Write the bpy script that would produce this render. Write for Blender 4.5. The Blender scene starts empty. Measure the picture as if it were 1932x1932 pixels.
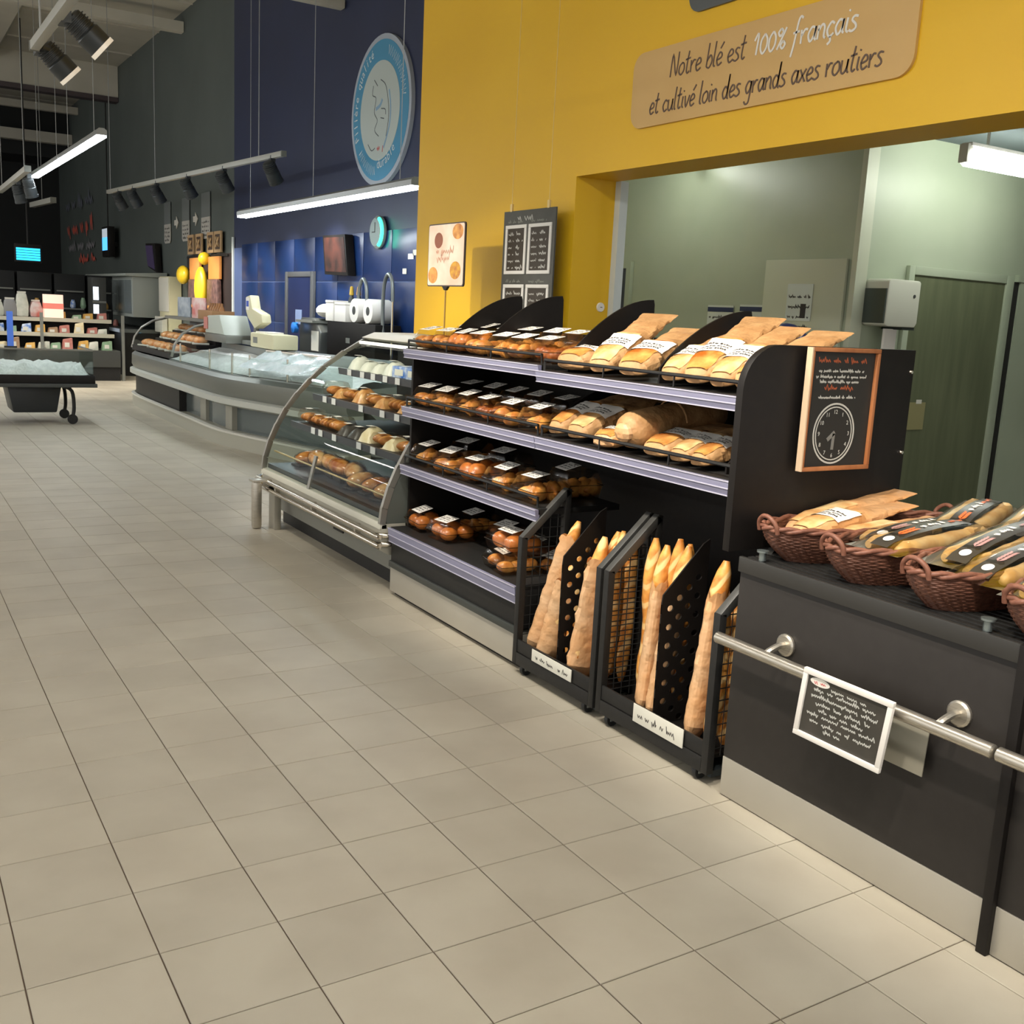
import bpy, bmesh, math, random
from mathutils import Vector, Matrix
random.seed(7)
R = math.radians
scene = bpy.context.scene
col = scene.collection
# ------------------------------------------------------------------ camera
cam_d = bpy.data.cameras.new('camera'); cam = bpy.data.objects.new('camera', cam_d); col.objects.link(cam)
CAM = Vector((-0.226, -2.369, 1.581)); YAW, PITCH, ROLL = R(31.98), R(-10.77), R(2.93)
_f = Vector((math.sin(YAW)*math.cos(PITCH), math.cos(YAW)*math.cos(PITCH), math.sin(PITCH)))
_r = Vector((math.cos(YAW), -math.sin(YAW), 0)); _u = _r.cross(_f)
_r2 = math.cos(ROLL)*_r + math.sin(ROLL)*_u; _u2 = -math.sin(ROLL)*_r + math.cos(ROLL)*_u
_m = Matrix((_r2, _u2, -_f)).transposed().to_4x4(); _m.translation = CAM
cam.matrix_world = _m
cam_d.sensor_width = 36; cam_d.lens = 36*1955.3/1932; cam_d.clip_start = 0.05; cam_d.clip_end = 200
scene.camera = cam
# ------------------------------------------------------------------ world, exposure
w = bpy.data.worlds.new('shop'); scene.world = w; w.use_nodes = True
bg = w.node_tree.nodes['Background']; bg.inputs[0].default_value = (1.0, 0.99, 0.955, 1); bg.inputs[1].default_value = 0.55
vs = scene.view_settings; vs.view_transform = 'Standard'; vs.look = 'None'; vs.gamma = 1; vs.use_curve_mapping = False
vs.exposure = 0.92
scene.cycles.use_denoising = True
scene.cycles.max_bounces = 6; scene.cycles.diffuse_bounces = 3; scene.cycles.glossy_bounces = 3; scene.cycles.transparent_max_bounces = 12
scene.cycles.use_adaptive_sampling = True; scene.cycles.adaptive_threshold = 0.07
scene.cycles.sample_clamp_indirect = 6
LAMP_E = 18.0      # linear luminaires
SPOT_W = 90.0      # track spotlights
# ------------------------------------------------------------------ materials
def lin(c): return tuple(((x/255)/12.92 if x/255 <= .04045 else ((x/255+.055)/1.055)**2.4) for x in c)
MATS = {}
def mat(name, c, rough=.5, metal=0., c2=None, scale=8., detail=3., bump=0., bscale=None, spec=.5, emit=0., sss=0., stretch=None, coat=0.):
    if name in MATS: return MATS[name]
    m = bpy.data.materials.new(name); m.use_nodes = True; nt = m.node_tree; N = nt.nodes; L = nt.links
    p = N['Principled BSDF']; cc = lin(c)
    p.inputs['Base Color'].default_value = (*cc, 1); p.inputs['Roughness'].default_value = rough
    p.inputs['Metallic'].default_value = metal; p.inputs['Specular IOR Level'].default_value = spec
    p.inputs['Coat Weight'].default_value = coat
    if c2 is not None or bump:
        tc = N.new('ShaderNodeTexCoord'); mp = N.new('ShaderNodeMapping'); L.new(tc.outputs['Object'], mp.inputs[0])
        if stretch: mp.inputs['Scale'].default_value = stretch
        nz = N.new('ShaderNodeTexNoise'); nz.inputs['Scale'].default_value = scale; nz.inputs['Detail'].default_value = detail
        L.new(mp.outputs[0], nz.inputs['Vector'])
        if c2 is not None:
            rp = N.new('ShaderNodeValToRGB'); rp.color_ramp.elements[0].position = .35; rp.color_ramp.elements[1].position = .65
            rp.color_ramp.elements[0].color = (*cc, 1); rp.color_ramp.elements[1].color = (*lin(c2), 1)
            L.new(nz.outputs[0], rp.inputs[0]); L.new(rp.outputs[0], p.inputs['Base Color'])
        if bump:
            n2 = nz
            if bscale:
                n2 = N.new('ShaderNodeTexNoise'); n2.inputs['Scale'].default_value = bscale; L.new(mp.outputs[0], n2.inputs['Vector'])
            b = N.new('ShaderNodeBump'); b.inputs['Strength'].default_value = bump; b.inputs['Distance'].default_value = .01
            L.new(n2.outputs[0], b.inputs['Height']); L.new(b.outputs[0], p.inputs['Normal'])
    if emit:
        p.inputs['Emission Color'].default_value = (*cc, 1); p.inputs['Emission Strength'].default_value = emit
        if emit < 6: m.cycles.emission_sampling = 'NONE'
    MATS[name] = m; return m
def glassy(name, tint=(235, 242, 238), base=.05, rough=.03, gl=.6):
    if name in MATS: return MATS[name]
    m = bpy.data.materials.new(name); m.use_nodes = True; nt = m.node_tree; N = nt.nodes; L = nt.links
    N.remove(N['Principled BSDF'])
    t = N.new('ShaderNodeBsdfTransparent'); t.inputs[0].default_value = (*lin(tint), 1)
    g = N.new('ShaderNodeBsdfGlossy'); g.inputs['Roughness'].default_value = rough
    fr = N.new('ShaderNodeLayerWeight'); fr.inputs[0].default_value = .25
    mr = N.new('ShaderNodeMapRange'); mr.inputs['To Min'].default_value = base; mr.inputs['To Max'].default_value = gl
    mx = N.new('ShaderNodeMixShader'); L.new(fr.outputs['Fresnel'], mr.inputs[0]); L.new(mr.outputs[0], mx.inputs[0])
    L.new(t.outputs[0], mx.inputs[1]); L.new(g.outputs[0], mx.inputs[2]); L.new(mx.outputs[0], N['Material Output'].inputs[0])
    MATS[name] = m; return m
def bread_mat(name, dark, light, scale=22., slash=0., rough=.42):
    m = mat(name, dark, rough, c2=light, scale=scale, detail=4, bump=.35)
    if slash:
        nt = m.node_tree; N = nt.nodes; L = nt.links; p = N['Principled BSDF']
        wv = N.new('ShaderNodeTexWave'); wv.inputs['Scale'].default_value = slash; wv.inputs['Distortion'].default_value = 3.0
        wv.bands_direction = 'DIAGONAL'
        mp = [n for n in N if n.type == 'MAPPING'][0]; L.new(mp.outputs[0], wv.inputs['Vector'])
        rp = N.new('ShaderNodeValToRGB'); rp.color_ramp.elements[0].position = .7; rp.color_ramp.elements[1].position = .9
        mx = N.new('ShaderNodeMix'); mx.data_type = 'RGBA'; L.new(wv.outputs[1], rp.inputs[0]); L.new(rp.outputs[0], mx.inputs[0])
        old = p.inputs['Base Color'].links[0].from_socket; L.new(old, mx.inputs[6])
        mx.inputs[7].default_value = (*lin((236, 196, 132)), 1); L.new(mx.outputs[2], p.inputs['Base Color'])
    return m
BLK = mat('black_laminate', (22, 19, 18), .5, c2=(25, 22, 20), scale=30, spec=.25)
BLK2 = mat('black_powder_coat', (32, 32, 31), .5, c2=(36, 35, 34), scale=40, spec=.3)
GUN = mat('gunmetal_bar', (70, 70, 68), .45, .2)
STEEL = mat('brushed_steel', (186, 180, 168), .33, .9, c2=(204, 198, 186), scale=14, stretch=(1, 1, 30))
CHROME = mat('chrome', (215, 208, 196), .16, 1.)
PLINTH = mat('satin_plinth', (172, 167, 155), .34, .35, c2=(182, 177, 165), scale=2)
RAILM = mat('lavender_rail', (128, 128, 152), .35); RAILW = mat('rail_white', (176, 174, 190), .3)
WHITE = mat('white_paper', (238, 234, 226), .6); OFFW = mat('off_white', (214, 212, 200), .55)
INK = mat('ink', (52, 48, 46), .7)
KRAFT = mat('kraft_paper', (170, 126, 80), .62, c2=(190, 148, 100), scale=14, bump=.9, bscale=26)
KRAFTW = mat('pale_bag_paper', (200, 162, 122), .5, c2=(206, 152, 98), scale=6, bump=.9, bscale=24)
CRUST = bread_mat('crust', (178, 104, 40), (232, 170, 88), 16)
CRUST2 = bread_mat('dark_crust', (134, 66, 22), (196, 116, 46), 20)
BUN = bread_mat('bun_crust', (184, 104, 42), (206, 128, 58), 8, rough=.3)
BAGUETTE = bread_mat('baguette_crust', (190, 112, 40), (232, 170, 86), 18, slash=7.)
PALEB = bread_mat('pale_bread', (206, 160, 98), (236, 206, 152), 12, slash=5.)
FILM = glassy('clear_film', (246, 244, 240), .035, .12, .4)
FILMG = glassy('grey_film', (206, 204, 198), .09, .14, .4)
GLASS = glassy('glass', (245, 249, 247), .014, .02, .3)
WICK = mat('wicker', (92, 56, 42), .55, c2=(116, 74, 56), scale=60)
WICK2 = mat('wicker_rim', (110, 68, 52), .55, c2=(128, 84, 66), scale=60)
GREYP = mat('grey_plastic', (120, 122, 116), .5); CREAM = mat('cream_plastic', (214, 208, 172), .45)
DGREY = mat('dark_grey', (62, 64, 62), .5)
# ------------------------------------------------------------------ mesh builder
class B:
    def __init__(s): s.v = []; s.f = []
    def add(s, vs, fs):
        o = len(s.v); s.v += [tuple(v) for v in vs]; s.f += [tuple(i+o for i in f) for f in fs]; return s
    def box(s, x0, x1, y0, y1, z0, z1):
        return s.add([(x, y, z) for x in (x0, x1) for y in (y0, y1) for z in (z0, z1)],
                     [(0, 1, 3, 2), (4, 6, 7, 5), (0, 4, 5, 1), (2, 3, 7, 6), (0, 2, 6, 4), (1, 5, 7, 3)])
    def cb(s, c, d, rot=None):
        b = B().box(-d[0]/2, d[0]/2, -d[1]/2, d[1]/2, -d[2]/2, d[2]/2)
        return s.join(b, c, rot)
    def join(s, b, loc=(0, 0, 0), rot=None, sc=(1, 1, 1)):
        from mathutils import Euler
        m = Euler(rot).to_matrix() if rot else Matrix.Identity(3)
        return s.add([m @ Vector((v[0]*sc[0], v[1]*sc[1], v[2]*sc[2])) + Vector(loc) for v in b.v], b.f)
    def prism(s, poly, ax, a, b):
        n = len(poly); P = {'x': lambda p, t: (t, p[0], p[1]), 'y': lambda p, t: (p[0], t, p[1]), 'z': lambda p, t: (p[0], p[1], t)}[ax]
        return s.add([P(p, a) for p in poly]+[P(p, b) for p in poly],
                     [tuple(range(n))[::-1], tuple(range(n, 2*n))]+[(i, (i+1) % n, n+(i+1) % n, n+i) for i in range(n)])
    def tube(s, pts, r, n=8, closed=False, cap=True):
        pts = [Vector(p) for p in pts]; k = len(pts); rr = r if isinstance(r, (list, tuple)) else [r]*k
        vs = []; up = None
        for i, p in enumerate(pts):
            a = pts[(i-1) % k] if closed or i > 0 else p; b = pts[(i+1) % k] if closed or i < k-1 else p
            d = (b-a).normalized()
            if up is None:
                up = Vector((0, 0, 1)) if abs(d.z) < .9 else Vector((1, 0, 0))
            x = d.cross(up)
            if x.length < 1e-4: x = d.orthogonal()
            x.normalize(); y = x.cross(d).normalized(); up = y
            for j in range(n):
                t = 2*math.pi*j/n; vs.append(p+rr[i]*(math.cos(t)*x+math.sin(t)*y))
        fs = []
        for i in range(k if closed else k-1):
            i2 = (i+1) % k
            for j in range(n): fs.append((i*n+j, i*n+(j+1) % n, i2*n+(j+1) % n, i2*n+j))
        if cap and not closed: fs += [tuple(range(n))[::-1], tuple(range((k-1)*n, k*n))]
        return s.add(vs, fs)
    def lathe(s, prof, n=16, c=(0, 0, 0), ax='z'):
        vs = []
        for (r, z) in prof:
            for j in range(n):
                t = 2*math.pi*j/n; p = (r*math.cos(t), r*math.sin(t), z)
                if ax == 'x': p = (p[2], p[0], p[1])
                if ax == 'y': p = (p[0], p[2], p[1])
                vs.append((p[0]+c[0], p[1]+c[1], p[2]+c[2]))
        k = len(prof); fs = [(i*n+j, i*n+(j+1) % n, (i+1)*n+(j+1) % n, (i+1)*n+j) for i in range(k-1) for j in range(n)]
        fs += [tuple(range(n))[::-1], tuple(range((k-1)*n, k*n))]
        return s.add(vs, fs)
    def ell(s, c, r, nu=12, nv=8):
        pr = []
        vs = [(c[0], c[1], c[2]-r[2])]; fs = []
        for i in range(1, nv):
            a = -math.pi/2+math.pi*i/nv
            for j in range(nu):
                t = 2*math.pi*j/nu; vs.append((c[0]+r[0]*math.cos(a)*math.cos(t), c[1]+r[1]*math.cos(a)*math.sin(t), c[2]+r[2]*math.sin(a)))
        vs.append((c[0], c[1], c[2]+r[2])); e = len(vs)-1
        for j in range(nu): fs.append((0, 1+(j+1) % nu, 1+j)); fs.append((e, e-nu+j, e-nu+(j+1) % nu))
        for i in range(nv-2):
            for j in range(nu): fs.append((1+i*nu+j, 1+i*nu+(j+1) % nu, 1+(i+1)*nu+(j+1) % nu, 1+(i+1)*nu+j))
        return s.add(vs, fs)
    def grid(s, F, us, vs_, close=False):
        n = len(vs_); P = [F(u, v) for u in us for v in vs_]; fs = []
        for i in range(len(us)-1):
            for j in range(n-1): fs.append((i*n+j, (i+1)*n+j, (i+1)*n+j+1, i*n+j+1))
        return s.add(P, fs)
    def ribbon(s, pts, wd, th, F):
        """flat stroke in (u,v) raised by th; F(u,v,h)->xyz"""
        pts = [p for i, p in enumerate(pts) if i == 0 or math.dist(p, pts[i-1]) > 1e-6]
        if len(pts) < 2: return s
        vs = []
        for i, p in enumerate(pts):
            a = pts[max(i-1, 0)]; b = pts[min(i+1, len(pts)-1)]; dx, dy = b[0]-a[0], b[1]-a[1]; l = math.hypot(dx, dy) or 1
            nx, ny = -dy/l*wd/2, dx/l*wd/2
            vs += [F(p[0]+nx, p[1]+ny, th), F(p[0]-nx, p[1]-ny, th), F(p[0]+nx, p[1]+ny, 0), F(p[0]-nx, p[1]-ny, 0)]
        fs = []
        for i in range(len(pts)-1):
            o = 4*i; fs += [(o, o+1, o+5, o+4), (o, o+4, o+6, o+2), (o+1, o+3, o+7, o+5)]
        return s.add(vs, fs)
    def mesh(s, name, m, bevel=0., smooth=40, recalc=True):
        me = bpy.data.meshes.new(name); me.from_pydata(s.v, [], s.f)
        if recalc or bevel:
            bm = bmesh.new(); bm.from_mesh(me)
            if recalc: bmesh.ops.recalc_face_normals(bm, faces=bm.faces)
            if bevel:
                es = [e for e in bm.edges if len(e.link_faces) == 2 and e.calc_face_angle(0) > R(35)]
                bmesh.ops.bevel(bm, geom=es, offset=bevel, segments=2, affect='EDGES', profile=.6, clamp_overlap=True)
            bm.to_mesh(me); bm.free()
        if smooth:
            me.polygons.foreach_set('use_smooth', [True]*len(me.polygons)); me.set_sharp_from_angle(angle=R(smooth))
        me.materials.append(m); me.update(); return me
def link(name, data, parent=None, loc=(0, 0, 0), rot=(0, 0, 0), sc=(1, 1, 1)):
    o = bpy.data.objects.new(name, data); col.objects.link(o); o.location = loc; o.rotation_euler = rot; o.scale = sc
    if parent is not None: o.parent = parent
    return o
def tag(o, label, cat, group=None):
    o['label'] = label; o['category'] = cat
    if group: o['group'] = group
    return o
def thing(name, label, cat, loc=(0, 0, 0), rot=(0, 0, 0), group=None): return tag(link(name, None, None, loc, rot), label, cat, group)
def part(parent, name, b, m, bevel=0., smooth=40, loc=(0, 0, 0), rot=(0, 0, 0), label=None):
    o = link(name, b if isinstance(b, bpy.types.Mesh) else b.mesh(name, m, bevel, smooth), parent, loc, rot)
    if label: o['label'] = label
    return o
def struct(name, b, m, parent=None, bevel=0., smooth=40):
    o = link(name, b.mesh(name, m, bevel, smooth), parent)
    if parent is None: o['kind'] = 'structure'
    return o
ORD = ['first', 'second', 'third', 'fourth', 'fifth', 'sixth', 'seventh', 'eighth', 'ninth', 'tenth', 'eleventh', 'twelfth']
def smooth_pts(pts, k=4):
    if len(pts) < 3: return pts
    out = []
    for i in range(len(pts)-1):
        p0 = pts[max(i-1, 0)]; p1 = pts[i]; p2 = pts[i+1]; p3 = pts[min(i+2, len(pts)-1)]
        for j in range(k):
            t = j/k
            out.append(tuple(.5*(2*p1[d]+(p2[d]-p0[d])*t+(2*p0[d]-5*p1[d]+4*p2[d]-p3[d])*t*t+(3*p1[d]-p0[d]-3*p2[d]+p3[d])*t**3) for d in range(len(p1))))
    return out+[pts[-1]]
GL = {'N': (.62, [[(0, 0), (.04, .95), (.45, .03), (.5, 1)]]), 'o': (.5, [[(.3, .5), (.08, .38), (.06, .12), (.25, 0), (.44, .18), (.4, .42), (.26, .5)]]),
 't': (.4, [[(.2, .92), (.14, .2), (.24, 0), (.38, .08)], [(0, .58), (.38, .62)]]), 'r': (.42, [[(.05, .5), (.1, 0)], [(.1, .28), (.24, .48), (.4, .46)]]),
 'e': (.46, [[(.05, .22), (.36, .3), (.36, .45), (.2, .5), (.05, .25), (.18, 0), (.44, .1)]]), 'b': (.5, [[(.1, 1), (.07, .05)], [(.08, .28), (.3, .5), (.45, .26), (.3, 0), (.08, .05)]]),
 'l': (.26, [[(.1, 1), (.08, .12), (.24, 0)]]), 's': (.42, [[(.4, .46), (.2, .5), (.1, .38), (.3, .22), (.34, .08), (.16, 0), (.0, .06)]]),
 '1': (.36, [[(.0, .55), (.2, .8), (.2, 0)]]), '0': (.5, [[(.25, .72), (.07, .5), (.08, .18), (.25, 0), (.43, .2), (.42, .52), (.25, .72)]]),
 '%': (.6, [[(.2, .75), (.06, .62), (.2, .48), (.34, .62), (.2, .75)], [(.42, .28), (.28, .14), (.42, 0), (.54, .14), (.42, .28)], [(.5, .75), (.1, 0)]]),
 'f': (.42, [[(.45, .92), (.3, 1), (.2, .8), (.14, .1), (.05, -.4)], [(0, .45), (.36, .48)]]), 'a': (.52, [[(.4, .45), (.2, .5), (.05, .25), (.2, 0), (.38, .2), (.42, .5), (.42, .1), (.52, .02)]]),
 'n': (.5, [[(.05, .5), (.07, 0)], [(.07, .3), (.24, .5), (.38, .4), (.4, .08), (.5, 0)]]), 'c': (.44, [[(.4, .42), (.22, .5), (.05, .25), (.2, 0), (.42, .1)]]),
 'i': (.24, [[(.1, .5), (.09, .1), (.22, 0)], [(.12, .7), (.15, .76)]]), 'u': (.54, [[(.05, .5), (.08, .1), (.24, 0), (.4, .2), (.42, .5), (.42, .1), (.54, .0)]]),
 'v': (.46, [[(.04, .5), (.2, 0), (.42, .5)]]), 'd': (.54, [[(.4, .4), (.2, .5), (.05, .25), (.2, 0), (.4, .2), (.44, 1), (.42, .1), (.54, 0)]]),
 'g': (.5, [[(.4, .45), (.2, .5), (.05, .25), (.2, .02), (.4, .2), (.42, .5), (.4, -.3), (.2, -.42), (.05, -.3)]]), 'x': (.46, [[(.03, .5), (.42, 0)], [(.42, .5), (.03, 0)]]), ' ': (.34, [])}
GL['\u00e9'] = (.46, GL['e'][1]+[[(.22, .66), (.42, .9)]]); GL['\u00e7'] = (.44, GL['c'][1]+[[(.24, 0), (.3, -.16), (.16, -.26)]])
def handwriting(b, text, u, v, width, h, wd, F, th=.002, slant=.12):
    tot = sum(GL[c][0] for c in text); sx = width/tot
    for c in text:
        a, strokes = GL[c]
        for st in strokes: b.ribbon([(u+(p[0]*sx)+p[1]*h*slant, v+p[1]*h) for p in smooth_pts(st, 4)], wd, th, F)
        u += a*sx
    return b
def scribble(b, u, v, width, h, wd, F, th=.0015, step=None, rnd=None):
    """a line of writing too blurred to read"""
    rnd = rnd or random; step = step or h*.55; x = u; pts = []; up = True
    while x < u+width:
        if rnd.random() < .1 and len(pts) > 3:
            b.ribbon(smooth_pts(pts, 2), wd, th, F); pts = []; x += step*1.1
        pts.append((x, v+(h*(rnd.uniform(1., 1.35) if rnd.random() < .2 else rnd.uniform(.5, .75)) if up else h*(rnd.uniform(-.4, -.2) if rnd.random() < .1 else rnd.uniform(-.05, .15))))); up = not up; x += step*(rnd.uniform(.2, .45) if up else rnd.uniform(.3, .75))
    return b.ribbon(smooth_pts(pts, 2), wd, th, F)
def bfont(txt, size, extrude=.001):
    c = bpy.data.curves.new('t', 'FONT'); c.body = txt; c.size = size; c.extrude = extrude; c.align_x = 'CENTER'; c.resolution_u = 2
    o = bpy.data.objects.new('t', c); me = bpy.data.meshes.new_from_object(o); bpy.data.objects.remove(o); bpy.data.curves.remove(c)
    b = B(); b.v = [tuple(v.co) for v in me.vertices]; b.f = [tuple(p.vertices) for p in me.polygons]; bpy.data.meshes.remove(me); return b
# ================================================================== FLOOR
def px(p):
    d = Vector(p)-CAM; z = d.dot(_f)
    return None if z < .1 else (966+1955.3*d.dot(_r2)/z, 966-1955.3*d.dot(_u2)/z)
GROUT = mat('grout', (104, 88, 74), .85)
def tile_mat():
    m = mat('floor_tile', (174, 166, 149), .5, c2=(184, 177, 160), scale=3., detail=4); nt = m.node_tree; N = nt.nodes; L = nt.links
    g = N.new('ShaderNodeNewGeometry'); mp = [n for n in N if n.type == 'MAPPING'][0]; L.new(g.outputs['Position'], mp.inputs[0])
    sn = N.new('ShaderNodeVectorMath'); sn.operation = 'SNAP'; sn.inputs[1].default_value = (.3, .3, 10); L.new(g.outputs['Position'], sn.inputs[0])
    wn = N.new('ShaderNodeTexWhiteNoise'); wn.noise_dimensions = '3D'; L.new(sn.outputs[0], wn.inputs[0])
    mr = N.new('ShaderNodeMapRange'); mr.inputs['To Min'].default_value = .94; mr.inputs['To Max'].default_value = 1.05; L.new(wn.outputs[0], mr.inputs[0])
    p = N['Principled BSDF']; old = p.inputs['Base Color'].links[0].from_socket
    hs = N.new('ShaderNodeHueSaturation'); L.new(old, hs.inputs['Color']); L.new(mr.outputs[0], hs.inputs['Value']); L.new(hs.outputs[0], p.inputs['Base Color'])
    return m
TILE = tile_mat()
floor = struct('floor', B().box(-9, 9, -8, 34, -.1, -.004), GROUT)
h = .1483; c_ = .0015
tb = B().add([(-h, -h, -.02), (h, -h, -.02), (h, h, -.02), (-h, h, -.02), (-h, -h, -c_), (h, -h, -c_), (h, h, -c_), (-h, h, -c_),
              (-h+c_, -h+c_, 0), (h-c_, -h+c_, 0), (h-c_, h-c_, 0), (-h+c_, h-c_, 0)],
             [(0, 1, 5, 4), (1, 2, 6, 5), (2, 3, 7, 6), (3, 0, 4, 7), (4, 5, 9, 8), (5, 6, 10, 9), (6, 7, 11, 10), (7, 4, 8, 11), (8, 9, 10, 11)])
tile_me = tb.mesh('tile', TILE, smooth=0)
cells = []
for i in range(-16, 17):
    for j in range(-12, 70):
        cx, cy = .3*i+.15, .3*j+.15
        q = [px((cx+a, cy+b, 0)) for a, b in ((-h, -h), (h, -h), (h, h), (-h, h))]
        area = 0
        if all(q) and cx < (2.45 if cy < 5 else 3.3):
            if all(-60 < p[0] < 1990 and -60 < p[1] < 1990 for p in q):
                area = abs(sum(q[k][0]*q[(k+1) % 4][1]-q[(k+1) % 4][0]*q[k][1] for k in range(4)))/2
        cells.append((area, cx, cy))
cells.sort(reverse=True)
rest = B()
for k, (a, cx, cy) in enumerate(cells):
    if k < 300 and a > 0: link('tile', tile_me, floor, (cx, cy, 0))
    else: rest.add([(v[0]+cx, v[1]+cy, v[2]) for v in tb.v], tb.f)
ro = link('far_tiles', rest.mesh('far_tiles', TILE, smooth=0, recalc=False), floor); ro['kind'] = 'stuff'
# ================================================================== WALLS
YEL = mat('yellow_paint', (226, 178, 20), .5, c2=(229, 182, 24), scale=1.2)
NAVY = mat('navy_paint', (27, 36, 66), .5, c2=(30, 40, 72), scale=1.5)
BTILE = mat('blue_tile', (23, 44, 88), .28, c2=(26, 50, 98), scale=1.5)
BGROUT = mat('blue_tile_grout', (70, 88, 130), .6)
CHAR = mat('charcoal_paint', (74, 82, 79), .6, c2=(80, 88, 85), scale=1.)
BLACKW = mat('far_dark_paint', (22, 25, 26), .7)
GREENP = mat('sage_panel', (166, 176, 152), .4, c2=(172, 181, 158), scale=2)
CEIL = mat('ceiling_sheet', (186, 182, 168), .7, c2=(194, 190, 176), scale=1.5)
TRIMW = mat('white_profile', (206, 214, 212), .4)
TOPZ = 6.7
yw = B().box(3.5, 3.8, 3.055, 5.22, 0, TOPZ).box(3.5, 3.8, -5, 3.055, 2.425, TOPZ)
struct('wall_right', yw, YEL)
struct('trim_1', B().box(3.8, 3.86, 3.0, 3.075, 0, 2.425), TRIMW)
jb = thing('wall_socket', 'round white socket cover on the yellow door jamb', 'socket', (3.74, 3.055, 1.655))
part(jb, 'cover', B().lathe([(.001, -.012), (.026, -.012), (.03, -.006), (.03, 0)], 16, ax='y'), WHITE)
part(jb, 'slot', B().box(-.008, .008, -.0135, -.0115, -.002, .002), INK)
struct('wall_right_blue', B().box(5.0, 5.12, 6.35, 15.05, 0, TOPZ), NAVY)
wg = struct('wall_right_grey', B().box(5.0, 5.12, 15.05, 33, 0, TOPZ), CHAR)
struct('wall_far', B().box(-9, 5, 33, 33.15, 0, TOPZ), BLACKW)
# blue tiles, laid on the lower part of the blue wall
bt = struct('wall_tiling', B().box(4.985, 5.0, 6.4, 15.0, 0, 2.42), BGROUT)
bm_ = B().box(-.006, .006, -.4, .4, -.287, .287).mesh('tile', BTILE, .002, 30)
for i in range(10):
    for j in range(4): link('tile', bm_, bt, (4.984, 6.83+.815*i, .41+.59*j+(.0)))
struct('trim_2', B().box(4.96, 4.985, 15.0, 15.06, 0, 2.6), TRIMW)
# ceiling, bulkhead, purlins
ce = struct('ceiling', B().box(-9, 5.0, -8, 33, TOPZ, TOPZ+.1), CEIL)
for y in [2.5*i for i in range(1, 13)]:
    if abs(y-24) > .6: struct('ceiling_seam', B().box(-9, 4.99, y-.02, y+.02, TOPZ-.03, TOPZ), CEIL, ce)
for x in (-3.4, -.6, 2.2): struct('roof_rib', B().prism([(x-.35, TOPZ), (x-.2, TOPZ-.22), (x+.2, TOPZ-.22), (x+.35, TOPZ)], 'y', -8, 23.9), CEIL, ce)
struct('bulkhead', B().box(-9, 4.99, 24, 24.25, 6.02, TOPZ), CEIL, ce)
struct('bulkhead_edge', B().box(-9, 4.99, 23.97, 24.28, 5.92, 6.02), mat('bulkhead_edge', (74, 64, 66), .6), ce)
for y, z, r_ in ((18.2, 6.42, .09), (29.4, 6.42, .09), (30.5, 5.78, .14)):
    struct('purlin', B().box(-9, 4.99, y-r_, y+r_, z-r_, z+r_), CEIL, ce)
struct('dark_ceiling', B().box(-9, 4.99, 31, 33, 5.3, 5.4), BLACKW, ce)
struct('dark_drop', B().box(-9, 4.99, 30.9, 31.0, 5.3, 6.6), BLACKW, ce)
# bakery back room
struct('wall_back', B().box(5.5, 5.6, 2.575, 5.72, 0, 2.95), GREENP)
wd_ = struct('wall_door_side', B().box(5.6, 9, 2.575, 2.7, 0, 2.95), GREENP)
struct('trim_3', B().box(5.488, 5.6, 2.555, 2.6, 0, 2.92), mat('corner_bead', (196, 200, 178), .4))
struct('wall_room_end', B().box(3.9, 5.5, 5.64, 5.72, 0, 2.95), GREENP)
struct('wall_room_right', B().box(9, 9.1, -5, 2.7, 0, 2.95), GREENP)
struct('ceiling_back_room', B().box(3.8, 9.1, -5, 5.72, 2.92, 3.0), mat('grey_ceiling', (112, 122, 124), .8))
# panel patch on back wall
pnl = tag(link('wall_panel', B().box(5.47, 5.497, 2.63, 3.385, .2, 2.07).mesh('wall_panel', mat('pale_panel', (190, 194, 170), .4), .003)), 'pale cream splash panel fixed on the sage back room wall', 'panel')
# doors of the back room
DOORG = mat('olive_door', (106, 112, 84), .5, c2=(94, 100, 74), scale=5, stretch=(3, 3, .3))
d1 = link('door_1', None); d1['kind'] = 'structure'
part(d1, 'leaf', B().box(6.08, 7.15, 2.555, 2.572, 0, 2.0), DOORG)
part(d1, 'frame', B().box(6.02, 6.08, 2.54, 2.574, 0, 2.06).box(7.15, 7.21, 2.54, 2.574, 0, 2.06).box(6.08, 7.15, 2.54, 2.574, 2.0, 2.06), GREENP, .004)
d2 = link('door_2', None); d2['kind'] = 'structure'
part(d2, 'leaf', B().box(7.34, 8.3, 2.55, 2.572, 0, 2.02), GREENP)
part(d2, 'gap', B().box(7.29, 7.34, 2.565, 2.574, 0, 2.02), mat('door_gap', (30, 30, 26), .8))
part(d2, 'frame', B().box(7.29, 8.36, 2.54, 2.574, 2.02, 2.07), GREENP)
d3 = link('door_3', None); d3['kind'] = 'structure'
part(d3, 'leaf', B().box(5.475, 5.497, 5.06, 5.6, 0, 2.03), mat('slate_door', (58, 64, 74), .5))
part(d3, 'frame', B().box(5.46, 5.498, 5.0, 5.06, 0, 2.09).box(5.46, 5.498, 5.06, 5.63, 2.03, 2.09), GREENP)
# door in the blue wall
d4 = link('door_4', None); d4['kind'] = 'structure'
part(d4, 'leaf', B().box(4.945, 4.97, 11.36, 12.27, 0, 1.95), mat('navy_door', (20, 34, 76), .35))
part(d4, 'frame', B().box(4.93, 4.975, 11.26, 11.36, 0, 2.02).box(4.93, 4.975, 12.27, 12.37, 0, 2.02).box(4.93, 4.975, 11.36, 12.27, 1.95, 2.02), mat('door_frame_grey', (96, 100, 104), .4, .4), .004)
part(d4, 'notice', B().box(4.94, 4.946, 11.7, 11.95, 1.3, 1.5), mat('notice_blue', (120, 140, 180), .5))
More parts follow.
